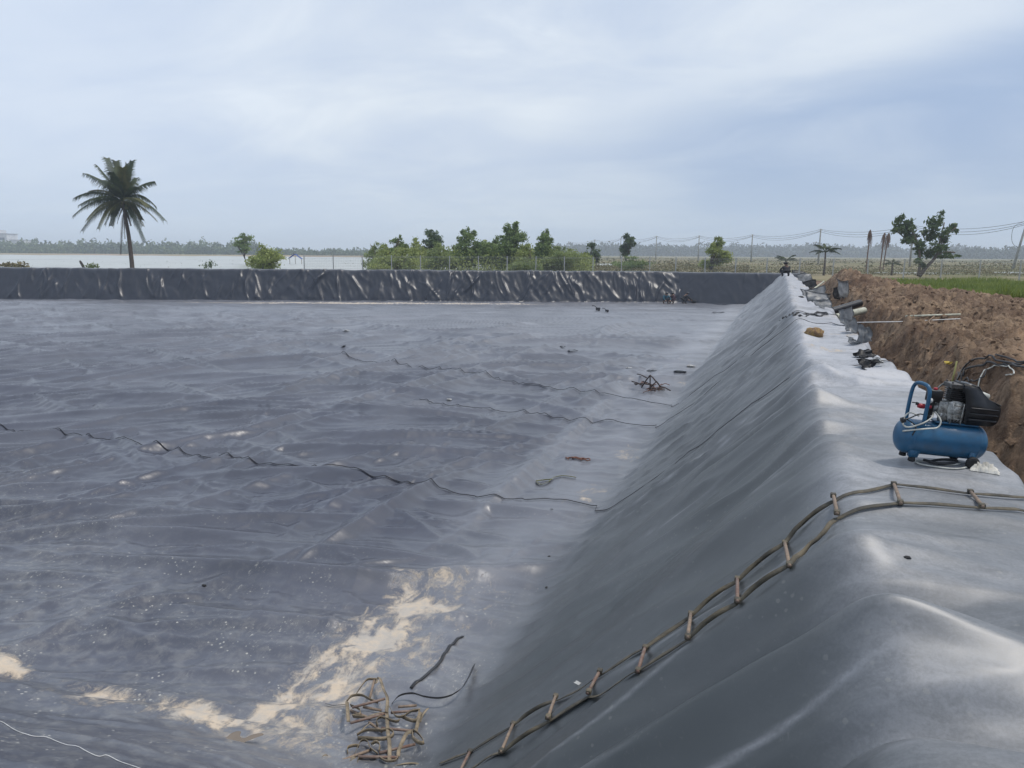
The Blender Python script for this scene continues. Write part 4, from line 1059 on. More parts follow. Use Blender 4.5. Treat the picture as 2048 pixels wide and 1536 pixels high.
# ------------------------------------------------------------------ air compressor on the crest
def compressor():
    loc = Vector((1.09, 5.62, 0)); loc.z = h1(1.09, 5.62)+0.004
    t = thing('air_compressor', loc, 'blue portable air compressor with black motor cover standing on the bank crest', 'air compressor')
    t.rotation_euler = (R(2), R(5), R(17)); t.scale = (0.93, 0.93, 0.96)
    K = 290.0
    def q(px, py): return ((px-1872)/K, (938-py)/K)
    def pz(X, Y): return q(1720+X/5.485, 720+Y/5.485)        # read off the enlarged crop
    tc = 0.168; tr = 0.122
    bm = bmesh.new(); prof = [(-0.315, 0)]
    for k in range(1, 9):
        a = k/8*math.pi/2; prof.append((-0.25-0.065*math.cos(a), tr*math.sin(a)**0.8))
    prof += [(-0.235, tr), (-0.233, tr+0.0015), (-0.229, tr+0.0015), (-0.227, tr), (0.227, tr), (0.229, tr+0.0015), (0.233, tr+0.0015), (0.235, tr)]
    for k in range(8, 0, -1):
        a = k/8*math.pi/2; prof.append((0.25+0.065*math.cos(a), tr*math.sin(a)**0.8))
    prof.append((0.315, 0)); lathe_x(bm, prof, 48, (0, 0, tc)); from_bm('tank', bm, M_BLUE, t)
    # feet
    for sy in (-0.07, 0.07):
        bm = bmesh.new(); ext(bm, [(-0.245, 0.10), (-0.16, 0.10), (-0.175, 0.035), (-0.235, 0.035)], sy-0.02, sy+0.02, 0.003); f = from_bm('foot_bracket', bm, M_BLUE, t)
        bm = bmesh.new(); lathe_x(bm, [(0, 0), (0, 0.022), (0.03, 0.026), (0.034, 0.02), (0.034, 0)], 16)
        for v in bm.verts: v.co = Vector((v.co.y-0.205, v.co.z+sy, 0.036-v.co.x))
        from_bm('rubber_foot', bm, M_RUBBER, f)
    for sy in (-0.105, 0.105):
        bm = bmesh.new(); ext(bm, [(0.175, 0.13), (0.225, 0.13), (0.225, 0.03), (0.175, 0.03)], sy-0.006, sy+0.006, 0.002); f = from_bm('wheel_bracket', bm, M_BLUE, t)
        bm = bmesh.new(); lathe_x(bm, [(-0.014, 0), (-0.014, 0.03), (-0.010, 0.046), (0.010, 0.046), (0.014, 0.03), (0.014, 0)], 20)
        for v in bm.verts: v.co = Vector((v.co.y+0.2, v.co.x+sy*1.18, v.co.z+0.044))
        from_bm('wheel', bm, M_RUBBER, f)
    # handle: blue bent tube
    bm = bmesh.new()
    hp = [(-0.225, 0.08, 0.245), (-0.23, 0.08, 0.36), (-0.228, 0.08, 0.48), (-0.222, 0.068, 0.53), (-0.212, 0.035, 0.55), (-0.196, -0.035, 0.55), (-0.186, -0.068, 0.53), (-0.18, -0.08, 0.48), (-0.18, -0.08, 0.36), (-0.18, -0.08, 0.26), (-0.178, -0.08, 0.245)]
    tube(bm, spline(hp, 6), 0.0135, 12)
    bm2 = bm; from_bm('handle', bm2, M_BLUE, t)
    bm = bmesh.new(); box(bm, (-0.13, -0.062, 0.272), (0.12, 0.03, 0.008), Vector((0, 0, 1)).rotation_difference(Vector((0, -0.45, 1))), 0.002); from_bm('handle_plate', bm, M_BLUE, t)
    # top plate and crankcase
    bm = bmesh.new(); box(bm, (0.07, 0, 0.298), (0.30, 0.13, 0.012), bev=0.003); from_bm('mounting_plate', bm, M_BLUE, t)
    bm = bmesh.new()
    ext(bm, [(0.0, 0.305), (0.085, 0.300), (0.10, 0.33), (0.105, 0.43), (0.09, 0.455), (0.0, 0.46), (-0.015, 0.42), (-0.012, 0.34)], -0.065, 0.055, 0.008)
    box(bm, (-0.045, -0.005, 0.40), (0.07, 0.085, 0.10), bev=0.012); box(bm, (-0.035, -0.03, 0.335), (0.05, 0.04, 0.06), bev=0.006)
    for k in range(4): box(bm, (0.045, -0.067, 0.335+k*0.032), (0.075, 0.012, 0.006), bev=0.001)
    for x in (0.008, 0.082): tube(bm, [(x, -0.068, 0.30), (x, -0.068, 0.45)], 0.006, 8)
    lathe_x(bm, [(-0.10, 0), (-0.10, 0.026), (-0.07, 0.032), (-0.05, 0.036), (-0.05, 0)], 20, (0, 0, 0.395))
    c = from_bm('crankcase', bm, M_ALU, t)
    for x in (0.03, 0.055):
        bm = bmesh.new(); tube(bm, [(x, -0.078, 0.318), (x, -0.058, 0.318)], 0.010, 12); from_bm('bolt', bm, M_BLACK, c)
    # finned cylinder and head
    bm = bmesh.new()
    box(bm, (0.035, 0, 0.495), (0.075, 0.075, 0.09))
    for k in range(6): box(bm, (0.035, 0, 0.465+k*0.014), (0.105, 0.105, 0.005), bev=0.001)
    from_bm('finned_cylinder', bm, M_BLACK, t, False)
    bm = bmesh.new(); box(bm, (0.03, 0, 0.562), (0.12, 0.115, 0.034), bev=0.006)
    for k in range(7): box(bm, (-0.018+k*0.016, -0.057, 0.562), (0.005, 0.008, 0.03))
    for x in (-0.015, 0.075):
        for y in (-0.04, 0.04): tube(bm, [(x, y, 0.575), (x, y, 0.590)], 0.007, 6)
    from_bm('cylinder_head', bm, mat('dirty_head', (0.11, 0.105, 0.10), 0.5, metal=0.5, scale=30), t, False)
    # motor cover: black shroud with sloping top
    bm = bmesh.new()
    ext(bm, [(0.045, 0.588), (0.145, 0.585), (0.175, 0.56), (0.205, 0.515), (0.235, 0.49), (0.335, 0.455), (0.345, 0.44), (0.345, 0.35), (0.325, 0.318), (0.29, 0.305), (0.115, 0.302), (0.105, 0.32), (0.10, 0.44), (0.085, 0.50), (0.05, 0.545)], -0.078, 0.078, 0.009)
    cv = from_bm('motor_cover', bm, M_BLACK, t)
    for z in (0.345, 0.385, 0.425):
        bm = bmesh.new(); box(bm, (0.225, -0.079, z), (0.20, 0.014, 0.012), bev=0.005); from_bm('cooling_rib', bm, M_BLACK, cv)
    bm = bmesh.new(); tube(bm, [(0.10, -0.071, 0.583), (0.155, -0.071, 0.577), (0.19, -0.071, 0.536), (0.235, -0.071, 0.494), (0.335, -0.071, 0.459)], 0.005, 6); from_bm('rim', bm, M_BLACK, cv)
    bm = bmesh.new(); tube(bm, [(0.22, 0.02, 0.515), (0.285, 0.02, 0.497)], 0.024, 14); from_bm('air_filter', bm, M_HOSE, t)
    # pressure switch, regulator, gauge
    bm = bmesh.new(); box(bm, (-0.105, 0, 0.475), (0.09, 0.075, 0.085), bev=0.006); s = from_bm('pressure_switch', bm, M_BLACK, t)
    bm = bmesh.new(); tube(bm, [(-0.105, 0, 0.515), (-0.105, 0, 0.532)], 0.014, 12); from_bm('switch_knob', bm, M_RED, s)
    bm = bmesh.new(); box(bm, (-0.115, 0, 0.385), (0.035, 0.035, 0.10), bev=0.004); tube(bm, [(-0.115, 0, 0.28), (-0.115, 0, 0.36)], 0.011, 10); from_bm('manifold', bm, M_BLACK, t)
    bm = bmesh.new(); lathe_x(bm, [(-0.215, 0), (-0.215, 0.013), (-0.20, 0.018), (-0.17, 0.018), (-0.165, 0.013), (-0.12, 0.011)], 14, (0, -0.02, 0.395)); from_bm('regulator_knob', bm, M_RED, t)
    bm = bmesh.new(); tube(bm, [(-0.15, -0.03, 0.445), (-0.15, -0.05, 0.445)], 0.022, 16); g = from_bm('pressure_gauge', bm, M_BLACK, t)
    bm = bmesh.new(); tube(bm, [(-0.15, -0.051, 0.445), (-0.15, -0.053, 0.445)], 0.018, 16); from_bm('dial', bm, M_WHITE, g)
    bm = bmesh.new(); tube(bm, [(-0.26, -0.02, 0.415), (-0.21, -0.02, 0.413)], 0.004, 6); tube(bm, [(-0.225, -0.02, 0.40), (-0.225, -0.02, 0.42)], 0.009, 8); from_bm('air_tap', bm, M_BLACK, t)
    bm = bmesh.new(); tube(bm, spline([(-0.02, 0.05, 0.57), (-0.06, 0.055, 0.52), (-0.07, 0.05, 0.42), (-0.09, 0.02, 0.30)], 6), 0.006, 8); from_bm('delivery_pipe', bm, M_ALU, t)
    bm = bmesh.new(); tube(bm, spline([(-0.1, -0.03, 0.36), (-0.14, -0.09, 0.33), (-0.22, -0.13, 0.29), (-0.30, -0.10, 0.25), (-0.315, -0.05, 0.28), (-0.27, -0.03, 0.34), (-0.21, -0.06, 0.33)], 7), 0.006, 8); from_bm('air_hose', bm, M_HOSE, t)
    bm = bmesh.new(); tube(bm, spline([(-0.10, -0.05, 0.37), (-0.075, -0.10, 0.32), (-0.10, -0.125, 0.275), (-0.17, -0.135, 0.262), (-0.25, -0.13, 0.245), (-0.315, -0.08, 0.215)], 7), 0.0055, 8); from_bm('air_hose', bm, M_HOSE, t)
    bm = bmesh.new(); tube(bm, spline([(-0.11, 0.02, 0.43), (-0.16, -0.05, 0.35), (-0.22, -0.07, 0.345), (-0.28, -0.08, 0.315), (-0.325, -0.09, 0.30)], 7), 0.0045, 8); cbl = from_bm('mains_cable', bm, M_BLACK, t)
    bm = bmesh.new(); tube(bm, spline([(-0.34, -0.09, 0.292), (-0.30, -0.075, 0.30), (-0.24, -0.10, 0.26), (-0.26, -0.12, 0.20)], 7), 0.0045, 8); from_bm('mains_cable', bm, M_BLACK, t)
    bm = bmesh.new(); tube(bm, [(-0.345, -0.092, 0.292), (-0.325, -0.09, 0.299), (-0.315, -0.088, 0.302)], [0.020, 0.021, 0.010], 12); from_bm('plug', bm, M_BLACK, cbl)
    # crumpled bag of cloth under the wheel and spare cable under the tank: things of their own
    p = loc+Vector((0.27, -0.06, 0))
    bm = bmesh.new(); nx, ny = 26, 14; rows_ = []
    for i in range(nx):
        row = []
        for j in range(ny):
            x = p.x-0.07+0.17*i/(nx-1)+0.01*float(pn(i*0.3, j*0.3, 3)); y = p.y-0.05+0.10*j/(ny-1)
            row.append((x, y))
        rows_.append(row)
    XY = np.array(rows_); zz = H(XY[..., 0], XY[..., 1])
    vs = [[None]*ny for _ in range(nx)]
    for i in range(nx):
        for j in range(ny):
            e = math.sin(math.pi*i/(nx-1))**0.5*math.sin(math.pi*j/(ny-1))**0.5
            bump = 0.02*e+0.03*e*abs(float(pn(i*0.38+j*0.15, j*0.2, 9)))*2
            vs[i][j] = bm.verts.new((XY[i, j, 0], XY[i, j, 1], zz[i, j]+0.004+bump))
    for i in range(nx-1):
        for j in range(ny-1): bm.faces.new((vs[i][j], vs[i+1][j], vs[i+1][j+1], vs[i][j+1]))
    o = from_bm('crumpled_rag', bm, M_RAG); set_props(o, 'crumpled off-white rag jammed against the right foot of the compressor', 'rag')
    bm = bmesh.new()
    pts = [(1.28, 5.56), (1.2, 5.50), (1.1, 5.50), (1.0, 5.54), (0.97, 5.60), (1.06, 5.60), (1.15, 5.56), (1.24, 5.60)]
    tube(bm, spline([(x, y, h1(x, y)+0.008) for x, y in pts], 6), 0.006, 8); o = from_bm('spare_hose', bm, M_HOSE); set_props(o, 'pale thin hose looped on the crest under the compressor tank', 'hose')
    bm = bmesh.new(); pts = [(1.05, 5.57), (1.12, 5.62), (1.22, 5.64), (1.2, 5.58), (1.1, 5.55), (1.02, 5.60)]
    tube(bm, spline([(x, y, h1(x, y)+0.018) for x, y in pts], 6), 0.009, 8); o = from_bm('black_cable', bm, M_WIRE); set_props(o, 'coil of black cable in the shade beneath the compressor', 'cable')
compressor()

# ------------------------------------------------------------------ strap ladder over the bank
def strap_ladder():
    rungs = [((1940, 992), (1963, 1021)), ((1787, 974), (1800, 1011)), ((1665, 1009), (1672, 1044)), ((1569, 1092), (1578, 1137)), ((1474, 1168), (1474, 1213)),
             ((1381, 1238), (1375, 1285)), ((1290, 1301), (1276, 1347)), ((1199, 1357), (1177, 1398)), ((1111, 1406), (1096, 1449)), ((1026, 1456), (1003, 1511)), ((940, 1508), (918, 1552))]
    P = [(on_liner(*a, 0.02), on_liner(*b, 0.02)) for a, b in rungs]
    t = thing('strap_ladder', P[5][0], 'long ladder of flat straps with rod rungs laid over the bank', 'ladder'); o0 = P[5][0]
    pre = (on_liner(2056, 1000, 0.02), on_liner(2060, 1029, 0.02))
    end = (on_liner(880, 1530, 0.02), on_liner(862, 1560, 0.02))
    nodes = [pre]+P+[end]
    for i, (a, b) in enumerate(P):
        bm = bmesh.new(); d = (b-a).normalized()
        up_ = max(0.0, max(h1(a.x+(b.x-a.x)*q, a.y+(b.y-a.y)*q)+0.014-(a.z+(b.z-a.z)*q) for q in (0.15, 0.3, 0.5, 0.7, 0.85))); a = a+Vector((0, 0, up_)); b = b+Vector((0, 0, up_)); A = a-d*0.012; B = b+d*0.02; tube(bm, [A-o0, a.lerp(b, 0.5)-o0+Vector((0, 0, 0.003)), B-o0], 0.0105, 9); r = from_bm('rung', bm, M_RUNG2 if i in (4, 6, 7, 10) else M_RUNG, t)
        for e in (a, b):
            bm = bmesh.new(); box(bm, e-o0, (0.032, 0.034, 0.028), bev=0.004); from_bm('rung_binding', bm, M_STRAP, r)
    rr = random.Random(8)
    for side in (0, 1):
        for i in range(len(nodes)-1):
            a = nodes[i][side]; b = nodes[i+1][side]; pts = []
            crossing = i in (3, 4, 5, 9)
            n = 44
            for k in range(n+1):
                q = k/n; p = a.lerp(b, q)
                bow = (0.007 if crossing else 0.002)*math.sin(q*math.pi)*(1 if side == 0 else -1)
                p.y += bow
                z = h1(p.x, p.y)+0.013
                p.z = max(z, p.z*0.3+z*0.7)+ (0.012*math.sin(q*math.pi) if crossing else 0)
                pts.append(p-o0)
            bm = bmesh.new()
            base = 0.1 if not crossing else 0.3
            tl = [base+(1.15 if crossing else 0.25)*math.sin(k/n*math.pi)**2 for k in range(n+1)]
            ribbon(bm, pts, 0.026, 0.004, tl); from_bm('strap', bm, M_STRAP if i > 0 else M_STRAP, t)
strap_ladder()

def ladder_pile():
    c = on_liner(765, 1440); t = thing('tangled_ladder', c, 'tangled heap of a folded strap ladder on the pond floor by the toe', 'ladder')
    def Q(x, y, lift):
        # traced from an enlarged view of the heap
        p = at_z(650+x/6.827, 1320+y/6.827, c.z+lift)
        return Vector((p[0], p[1], p[2]))-c
    straps = [([(430, 480), (480, 400), (570, 290), (660, 280), (690, 290)], 0.06, 1.2), ([(690, 330), (740, 250), (800, 410), (850, 520), (850, 640), (840, 720)], 0.10, 0.6),
              ([(300, 580), (370, 510), (500, 500), (620, 560), (720, 600)], 0.08, 1.3), ([(300, 580), (310, 720), (320, 850)], 0.09, 0.4),
              ([(350, 640), (470, 690), (480, 760), (380, 790), (540, 800)], 0.05, 1.3), ([(880, 660), (960, 780), (1060, 790), (1180, 720), (1290, 700)], 0.06, 1.2),
              ([(1290, 700), (1270, 800), (1230, 850), (1130, 830), (1050, 790)], 0.05, 1.4), ([(1300, 720), (1270, 860), (1240, 980)], 0.06, 0.5),
              ([(840, 680), (850, 850), (860, 1000), (880, 1150), (880, 1370)], 0.07, 0.3), ([(490, 1000), (540, 930), (610, 880)], 0.05, 0.6),
              ([(440, 1040), (560, 980), (760, 980), (880, 970), (940, 1020), (880, 1080), (740, 1100), (560, 1090), (450, 1090)], 0.06, 1.35),
              ([(1210, 990), (1120, 1010), (1060, 1120), (1010, 1240), (1000, 1320)], 0.06, 0.5), ([(1210, 980), (1290, 1040), (1350, 1140), (1290, 1150), (1200, 1080), (1190, 990)], 0.06, 1.3),
              ([(400, 1320), (450, 1200), (500, 1120), (580, 1130), (620, 1220), (720, 1300)], 0.05, 1.2), ([(640, 1170), (700, 1140), (750, 1180), (740, 1260)], 0.05, 1.4),
              ([(310, 1300), (310, 1220), (400, 1190), (460, 1200)], 0.04, 1.4), ([(60, 1400), (10, 1340), (-30, 1380), (60, 1440), (200, 1460)], 0.05, 1.2), ([(400, 1330), (340, 1420), (200, 1470)], 0.05, 0.5),
              ([(440, 1475), (450, 1380), (520, 1350), (700, 1355)], 0.04, 1.3), ([(740, 1350), (840, 1400), (960, 1390), (1000, 1330)], 0.05, 1.2),
              ([(720, 920), (700, 850), (760, 800), (860, 830), (960, 860), (1010, 850)], 0.05, 1.3), ([(880, 1460), (1100, 1420), (1250, 1420), (1430, 1470)], 0.03, 0.4),
              ([(1290, 860), (1330, 760), (1400, 670)], 0.04, 0.4), ([(560, 790), (700, 740), (830, 720)], 0.05, 0.4)]
    rods = [((670, 280), (610, 520), 0.07, 0), ((820, 530), (370, 650), 0.10, 1), ((520, 640), (770, 690), 0.05, 0), ((350, 860), (830, 730), 0.08, 1), ((900, 720), (1260, 690), 0.05, 1),
            ((600, 850), (780, 980), 0.04, 0), ((770, 930), (1220, 970), 0.06, 1), ((100, 1420), (640, 1220), 0.06, 0), ((450, 1320), (1000, 1330), 0.07, 1), ((740, 1270), (1230, 1150), 0.05, 1), ((1000, 640), (1250, 620), 0.04, 0), ((350, 690), (620, 800), 0.03, 0)]
    for pts, lift, tilt in straps:
        L = len(pts); w3 = [Q(x, y, 0.015+lift*(0.5+0.5*math.sin(math.pi*(i+0.5)/L))) for i, (x, y) in enumerate(pts)]
        bm = bmesh.new(); ribbon(bm, spline(w3, 7), 0.031, 0.004, tilt); from_bm('strap', bm, M_STRAPT, t)
    for a, b, lift, k in rods:
        bm = bmesh.new(); A = Q(*a, lift+0.01); B = Q(*b, lift-0.01); tube(bm, [A, A.lerp(B, 0.5), B], 0.0115, 9); from_bm('rung', bm, M_RUNG2 if k else M_RUNG, t)
ladder_pile()

def flat_strip(name, pxs, width, m, label, cat, lift=0.01, tilt=0.0, thick=0.004, seg=8, z=None):
    P = [on_liner(x, y) for x, y in pxs]; o0 = P[0].copy(); pts = spline(P, seg)
    n = len(pts)
    for i, p in enumerate(pts):
        l = lift(i/(n-1)) if callable(lift) else lift
        p.z = max(p.z, h1(p.x, p.y))+l
    bm = bmesh.new(); ribbon(bm, [p-o0 for p in pts], width, thick, tilt)
    o = from_bm(name, bm, m); o.location = o0; set_props(o, label, cat); return o
flat_strip('black_strip', [(785, 1412), (800, 1402), (825, 1402), (850, 1412), (878, 1416), (905, 1408), (925, 1390), (940, 1360), (948, 1335)], 0.040, M_SHEETD, 'long curling black strip of liner reaching out of the ladder heap', 'liner strip', lambda q: 0.012+0.07*math.sin(q*math.pi), 0.9)
flat_strip('black_strip', [(822, 1378), (845, 1358), (880, 1325), (905, 1290), (926, 1273)], 0.035, M_SHEETD, 'straight narrow strip of liner lying flat above the ladder heap', 'liner strip', 0.006, 0.1)
flat_strip('black_strip', [(652, 1411), (668, 1414), (695, 1412)], 0.02, M_SHEETD, 'short dark strip poking out left of the ladder heap', 'liner strip', 0.012, 0.5)
flat_strip('olive_strap', [(1072, 965), (1082, 971), (1096, 966), (1108, 957), (1130, 954), (1152, 957)], 0.035, M_YG, 'olive strap looped in an S on the pond floor', 'strap', 0.012, 0.6)
flat_strip('olive_strap', [(1072, 964), (1088, 962), (1104, 961)], 0.025, M_YG, 'short olive strap tail beside the S shaped strap', 'strap', 0.012, 0.9)

def cord(name, pxs, r, m, label, cat, lift=0.006, seg=8):
    P = [on_liner(x, y) for x, y in pxs]; o0 = P[0].copy(); pts = spline(P, seg)
    for p in pts: p.z = h1(p.x, p.y)+lift
    bm = bmesh.new(); tube(bm, [p-o0 for p in pts], r, 6); o = from_bm(name, bm, m); o.location = o0; set_props(o, label, cat); return o
cord('white_rope', [(-30, 1432), (20, 1455), (60, 1472), (95, 1476), (130, 1490), (190, 1512), (215, 1512), (250, 1528), (300, 1545)], 0.0022, M_WHITE, 'thin white cord lying on the dark sheet at the lower left', 'cord')
cord('crest_rope', [(1590, 632), (1612, 629), (1640, 634), (1655, 630), (1630, 628), (1600, 633), (1574, 634), (1560, 642)], 0.022, M_WIRE, 'dark rope tangled across the crest beyond the clay lump', 'rope', 0.02)

def puddle():
    pts = [(424, 1504), (440, 1488), (458, 1470), (470, 1463), (482, 1463), (480, 1472), (488, 1476), (505, 1469), (522, 1466), (527, 1470), (510, 1476), (488, 1485), (470, 1493), (448, 1502)]
    zc = min(on_liner(x, y).z for x, y in pts)
    zc = float(np.mean([on_liner(x, y).z for x, y in pts]))+0.012
    P = [at_z(x, y, zc) for x, y in pts]; bm = bmesh.new()
    P = spline([Vector(tuple(p)) for p in P]+[Vector(tuple(P[0]))], 3)[:-1]
    vs = [bm.verts.new(p) for p in P]; f = bm.faces.new(vs); bmesh.ops.triangulate(bm, faces=[f])
    o = from_bm('puddle', bm, M_PUD, smooth=False); set_props(o, kind='structure')
puddle()

# small litter on the liner
def lump(name, px, py, size, m, label, cat, seed=0, flat=0.6, group=None):
    p = on_liner(px, py); bm = bmesh.new(); bmesh.ops.create_icosphere(bm, subdivisions=3, radius=1.0)
    for v in bm.verts:
        n = v.co.normalized(); k = 1+0.35*float(pn(n.x*1.6+seed, n.y*1.6+n.z*1.3, seed))+0.12*float(pn(n.x*5+seed, n.y*5+n.z*3, seed+3))
        v.co = Vector((n.x*size[0]*k, n.y*size[1]*k, max(-0.25, n.z*flat)*size[2]*k))
    o = from_bm(name, bm, m); o.location = p+Vector((0, 0, size[2]*0.15)); set_props(o, label, cat, group); return o
o = lump('clay_lump', 1628, 672, (0.165, 0.13, 0.17), M_ROCK, 'ochre lump of clay sitting on the bank crest', 'clay lump', 5, 0.75)
lump('black_pebble', 1602, 595, (0.09, 0.07, 0.07), M_RUBBER, 'small dark stone on the far part of the crest', 'stone', 8)
GL = 'small scraps on the pond floor'
def scrap(px, py, w, h, m, label, seed, cat='scrap', ang=0.0):
    p = on_liner(px, py); rr = random.Random(seed); bm = bmesh.new(); n = 6
    rows_ = []
    for i in range(n):
        q = i/(n-1)-0.5
        rows_.append([bm.verts.new((q*w, s*h*(0.35+0.25*rr.random()), 0.006+0.10*h*(1-4*q*q)+rr.uniform(0, 0.12)*h)) for s in (-1, 1)])
    for a, b in zip(rows_, rows_[1:]): bm.faces.new((a[0], b[0], b[1], a[1]))
    bmesh.ops.solidify(bm, geom=bm.faces[:], thickness=0.006)
    o = from_bm('liner_scrap', bm, m, smooth=False); o.location = p+Vector((0, 0, 0.01)); o.rotation_euler = (0, 0, ang); set_props(o, label, cat, GL); return o
scrap(1360, 744, 0.42, 0.16, M_SHEETD, 'black strip scrap right of the pile of bent rods', 1)
scrap(1146, 702, 0.42, 0.18, M_SHEETD, 'black scrap on the floor left of the rods, the right one of two', 2)
scrap(1124, 694, 0.30, 0.16, M_SHEETD, 'black scrap on the floor left of the rods, the left one of two', 3)
scrap(1303, 743, 0.34, 0.2, M_SHEETD, 'dark scrap just behind the pile of bent rods', 4)
scrap(898, 800, 0.14, 0.10, M_WHITE, 'tiny white scrap in the middle of the pond floor', 5)
scrap(693, 662, 0.3, 0.2, M_WHITE, 'pale scrap far out on the left of the pond floor', 6)
scrap(1438, 625, 0.9, 0.25, M_SHEETD, 'dark scrap near the foot of the bank far away', 7)
scrap(686, 693, 0.22, 0.15, M_SHEETD, 'dark speck of scrap on the floor below the pale one', 8)
scrap(1258, 737, 0.2, 0.14, M_WHITE, 'white crumb of plastic left of the bent rods', 9)
scrap(1382, 733, 0.3, 0.16, M_WHITE, 'white crumb of plastic on the sandy toe right of the rods', 10)
scrap(1156, 1371, 0.035, 0.05, M_WHITE, 'white plastic tag caught on the strap ladder', 11, 'tag', 1.1)
scrap(1103, 1021, 0.05, 0.04, M_SHEETD, 'black crumb near the first seam below the olive strap', 12)
lump('dirt_crumb', 1098, 1113, (0.02, 0.02, 0.014), M_RUBBER, 'black crumb beside the toe of the bank', 'crumb', 3, group=GL)
lump('dirt_crumb', 1093, 1175, (0.018, 0.02, 0.014), M_RUBBER, 'black crumb on the toe lower down', 'crumb', 4, group=GL)
lump('dirt_crumb', 408, 1171, (0.03, 0.02, 0.018), M_RUBBER, 'dark crumb on the bare floor at left centre', 'crumb', 5, group=GL)
lump('dirt_crumb', 1815, 1115, (0.016, 0.012, 0.01), M_RUBBER, 'dark crumb on the crest in the foreground', 'crumb', 6, group=GL)

def rod_pile():
    c = on_liner(1300, 770); t = thing('rod_pile', c, 'untidy pile of bent dark rods on the pond floor near the toe', 'rod pile')
    def Q(x, y, l): p = at_z(1100+x/4.096, 560+y/4.096, c.z+l); return Vector(tuple(p))-c
    L = [((820, 780, 0.42), (750, 880, 0.0)), ((820, 780, 0.42), (820, 890, 0.0)), ((820, 780, 0.42), (870, 835, 0.25)), ((870, 830, 0.25), (905, 880, 0.02)), ((870, 835, 0.25), (810, 895, 0.02)), ((670, 830, 0.1), (760, 865, 0.02)),
         ((715, 770, 0.02), (790, 800, 0.15)), ((690, 850, 0.03), (840, 860, 0.08)), ((810, 895, 0.02), (940, 885, 0.05)), ((760, 830, 0.1), (850, 870, 0.03)), ((830, 905, 0.01), (940, 900, 0.02)), ((900, 870, 0.02), (985, 905, 0.02)), ((740, 850, 0.05), (700, 860, 0.02))]
    for a, b in L:
        bm = bmesh.new(); A, B = Q(*a), Q(*b); tube(bm, [A, A.lerp(B, 0.5)+Vector((0, 0, 0.02)), B], 0.02, 6); from_bm('rod', bm, M_ROD, t)
    t = thing('rusty_wire', on_liner(1355, 778), 'rust coloured wire and twigs strewn at the toe beside the rods', 'wire'); c = on_liner(1355, 778)
    rr = random.Random(2)
    for k in range(16):
        x = rr.uniform(975, 1140); y = rr.uniform(875, 925)
        A = Q(x, y, 0.02)+on_liner(1300, 770)-c; B = A+Vector((rr.uniform(-0.5, 0.5), rr.uniform(-0.3, 0.3), 0)); 
        A.z = h1(A.x+c.x, A.y+c.y)-c.z+0.02; B.z = h1(B.x+c.x, B.y+c.y)-c.z+0.03
        bm = bmesh.new(); tube(bm, [A, A.lerp(B, 0.5)+Vector((0, 0, 0.05)), B], 0.011, 5); from_bm('wire', bm, M_RUST, t)
rod_pile()
def loop_tie(px, py, label):
    c = on_liner(px, py); bm = bmesh.new()
    for k, (a, b, rx, ry) in enumerate([(0.13, 0.0, 0.09, 0.06), (-0.02, 0.02, 0.12, 0.04), (-0.12, -0.03, 0.14, 0.05)]):
        pts = [Vector((a+rx*math.cos(q/12*6.28), b+ry*math.sin(q/12*6.28), 0.02+0.03*abs(math.sin(q*0.9+k)))) for q in range(12 if k == 0 else 9)]
        tube(bm, spline(pts, 3), 0.011, 6)
    o = from_bm('rope_tie', bm, M_RUST); o.location = c; set_props(o, label, 'rope')
loop_tie(1158, 921, 'knotted dark red rope tie on the pond floor')

# ------------------------------------------------------------------ offcuts and pipes in the anchor trench
def trench_pt(px, py): 
    d = ray(px, py); t = np.exp(np.linspace(math.log(4), math.log(70), 900)); X = d[0]*t; Y = d[1]*t; Z = EYE+d[2]*t
    g = Z-np.maximum(SOIL(X, Y), np.where(X < 1.95, H(X, Y), -9)); k = int(np.argmax(g < 0)); p = CAM+d*t[k]; return Vector(tuple(p))
GF = 'liner offcuts bulging from the anchor trench'
def flap(px, py, w, h, m, label, seed, ang=0.0, roll=0.5):
    p = trench_pt(px, py); rr = random.Random(seed); nx, ny = 14, 8; bm = bmesh.new(); vs = []
    for i in range(nx):
        row = []
        for j in range(ny):
            u = i/(nx-1)-0.5; v = j/(ny-1)
            row.append(bm.verts.new((u*w+0.04*float(pn(u*3, v*3, seed)), v*h*math.cos(roll)*0.6+0.05*float(pn(u*4+1, v*3, seed+1)), h*v*math.sin(roll)+0.12*h*math.sin(v*2+u*3+seed)+0.04*float(pn(u*2+2, v*2, seed+2)))))
        vs.append(row)
    for i in range(nx-1):
        for j in range(ny-1): bm.faces.new((vs[i][j], vs[i+1][j], vs[i+1][j+1], vs[i][j+1]))
    bmesh.ops.solidify(bm, geom=bm.faces[:], thickness=0.006)
    o = from_bm('liner_offcut', bm, m); o.location = p+Vector((-0.03, -0.02, 0.02)); o.rotation_euler = (0, 0, ang); set_props(o, label, 'liner offcut', GF)
flap(1733, 690, 0.26, 0.30, M_SHEET, 'pale grey liner offcut, nearest one standing in the trench', 1, 0.6, 1.3)
flap(1716, 690, 0.25, 0.20, M_SHEET, 'pale rolled offcut lying left of the nearest standing one', 2, 0.9, 0.5)
flap(1706, 668, 0.26, 0.30, M_SHEET, 'flat grey offcut beside the crest edge, second from the near end', 3, 0.6, 1.1)
flap(1697, 650, 0.38, 0.36, M_SHEET, 'pointed grey offcut just beyond the thin line over the trench', 4, 0.7, 1.2)
flap(1742, 716, 0.40, 0.22, M_SHEETD, 'black offcut slumped in the trench near the drape fold', 5, 0.9, 0.3)
flap(1752, 735, 0.35, 0.2, M_SHEETD, 'black offcut at the near end of the row', 6, 0.9, 0.3)
flap(1690, 636, 0.5, 0.35, M_SHEETD, 'dark offcut folded in the trench below the pale pipe', 7, 0.5, 0.5)
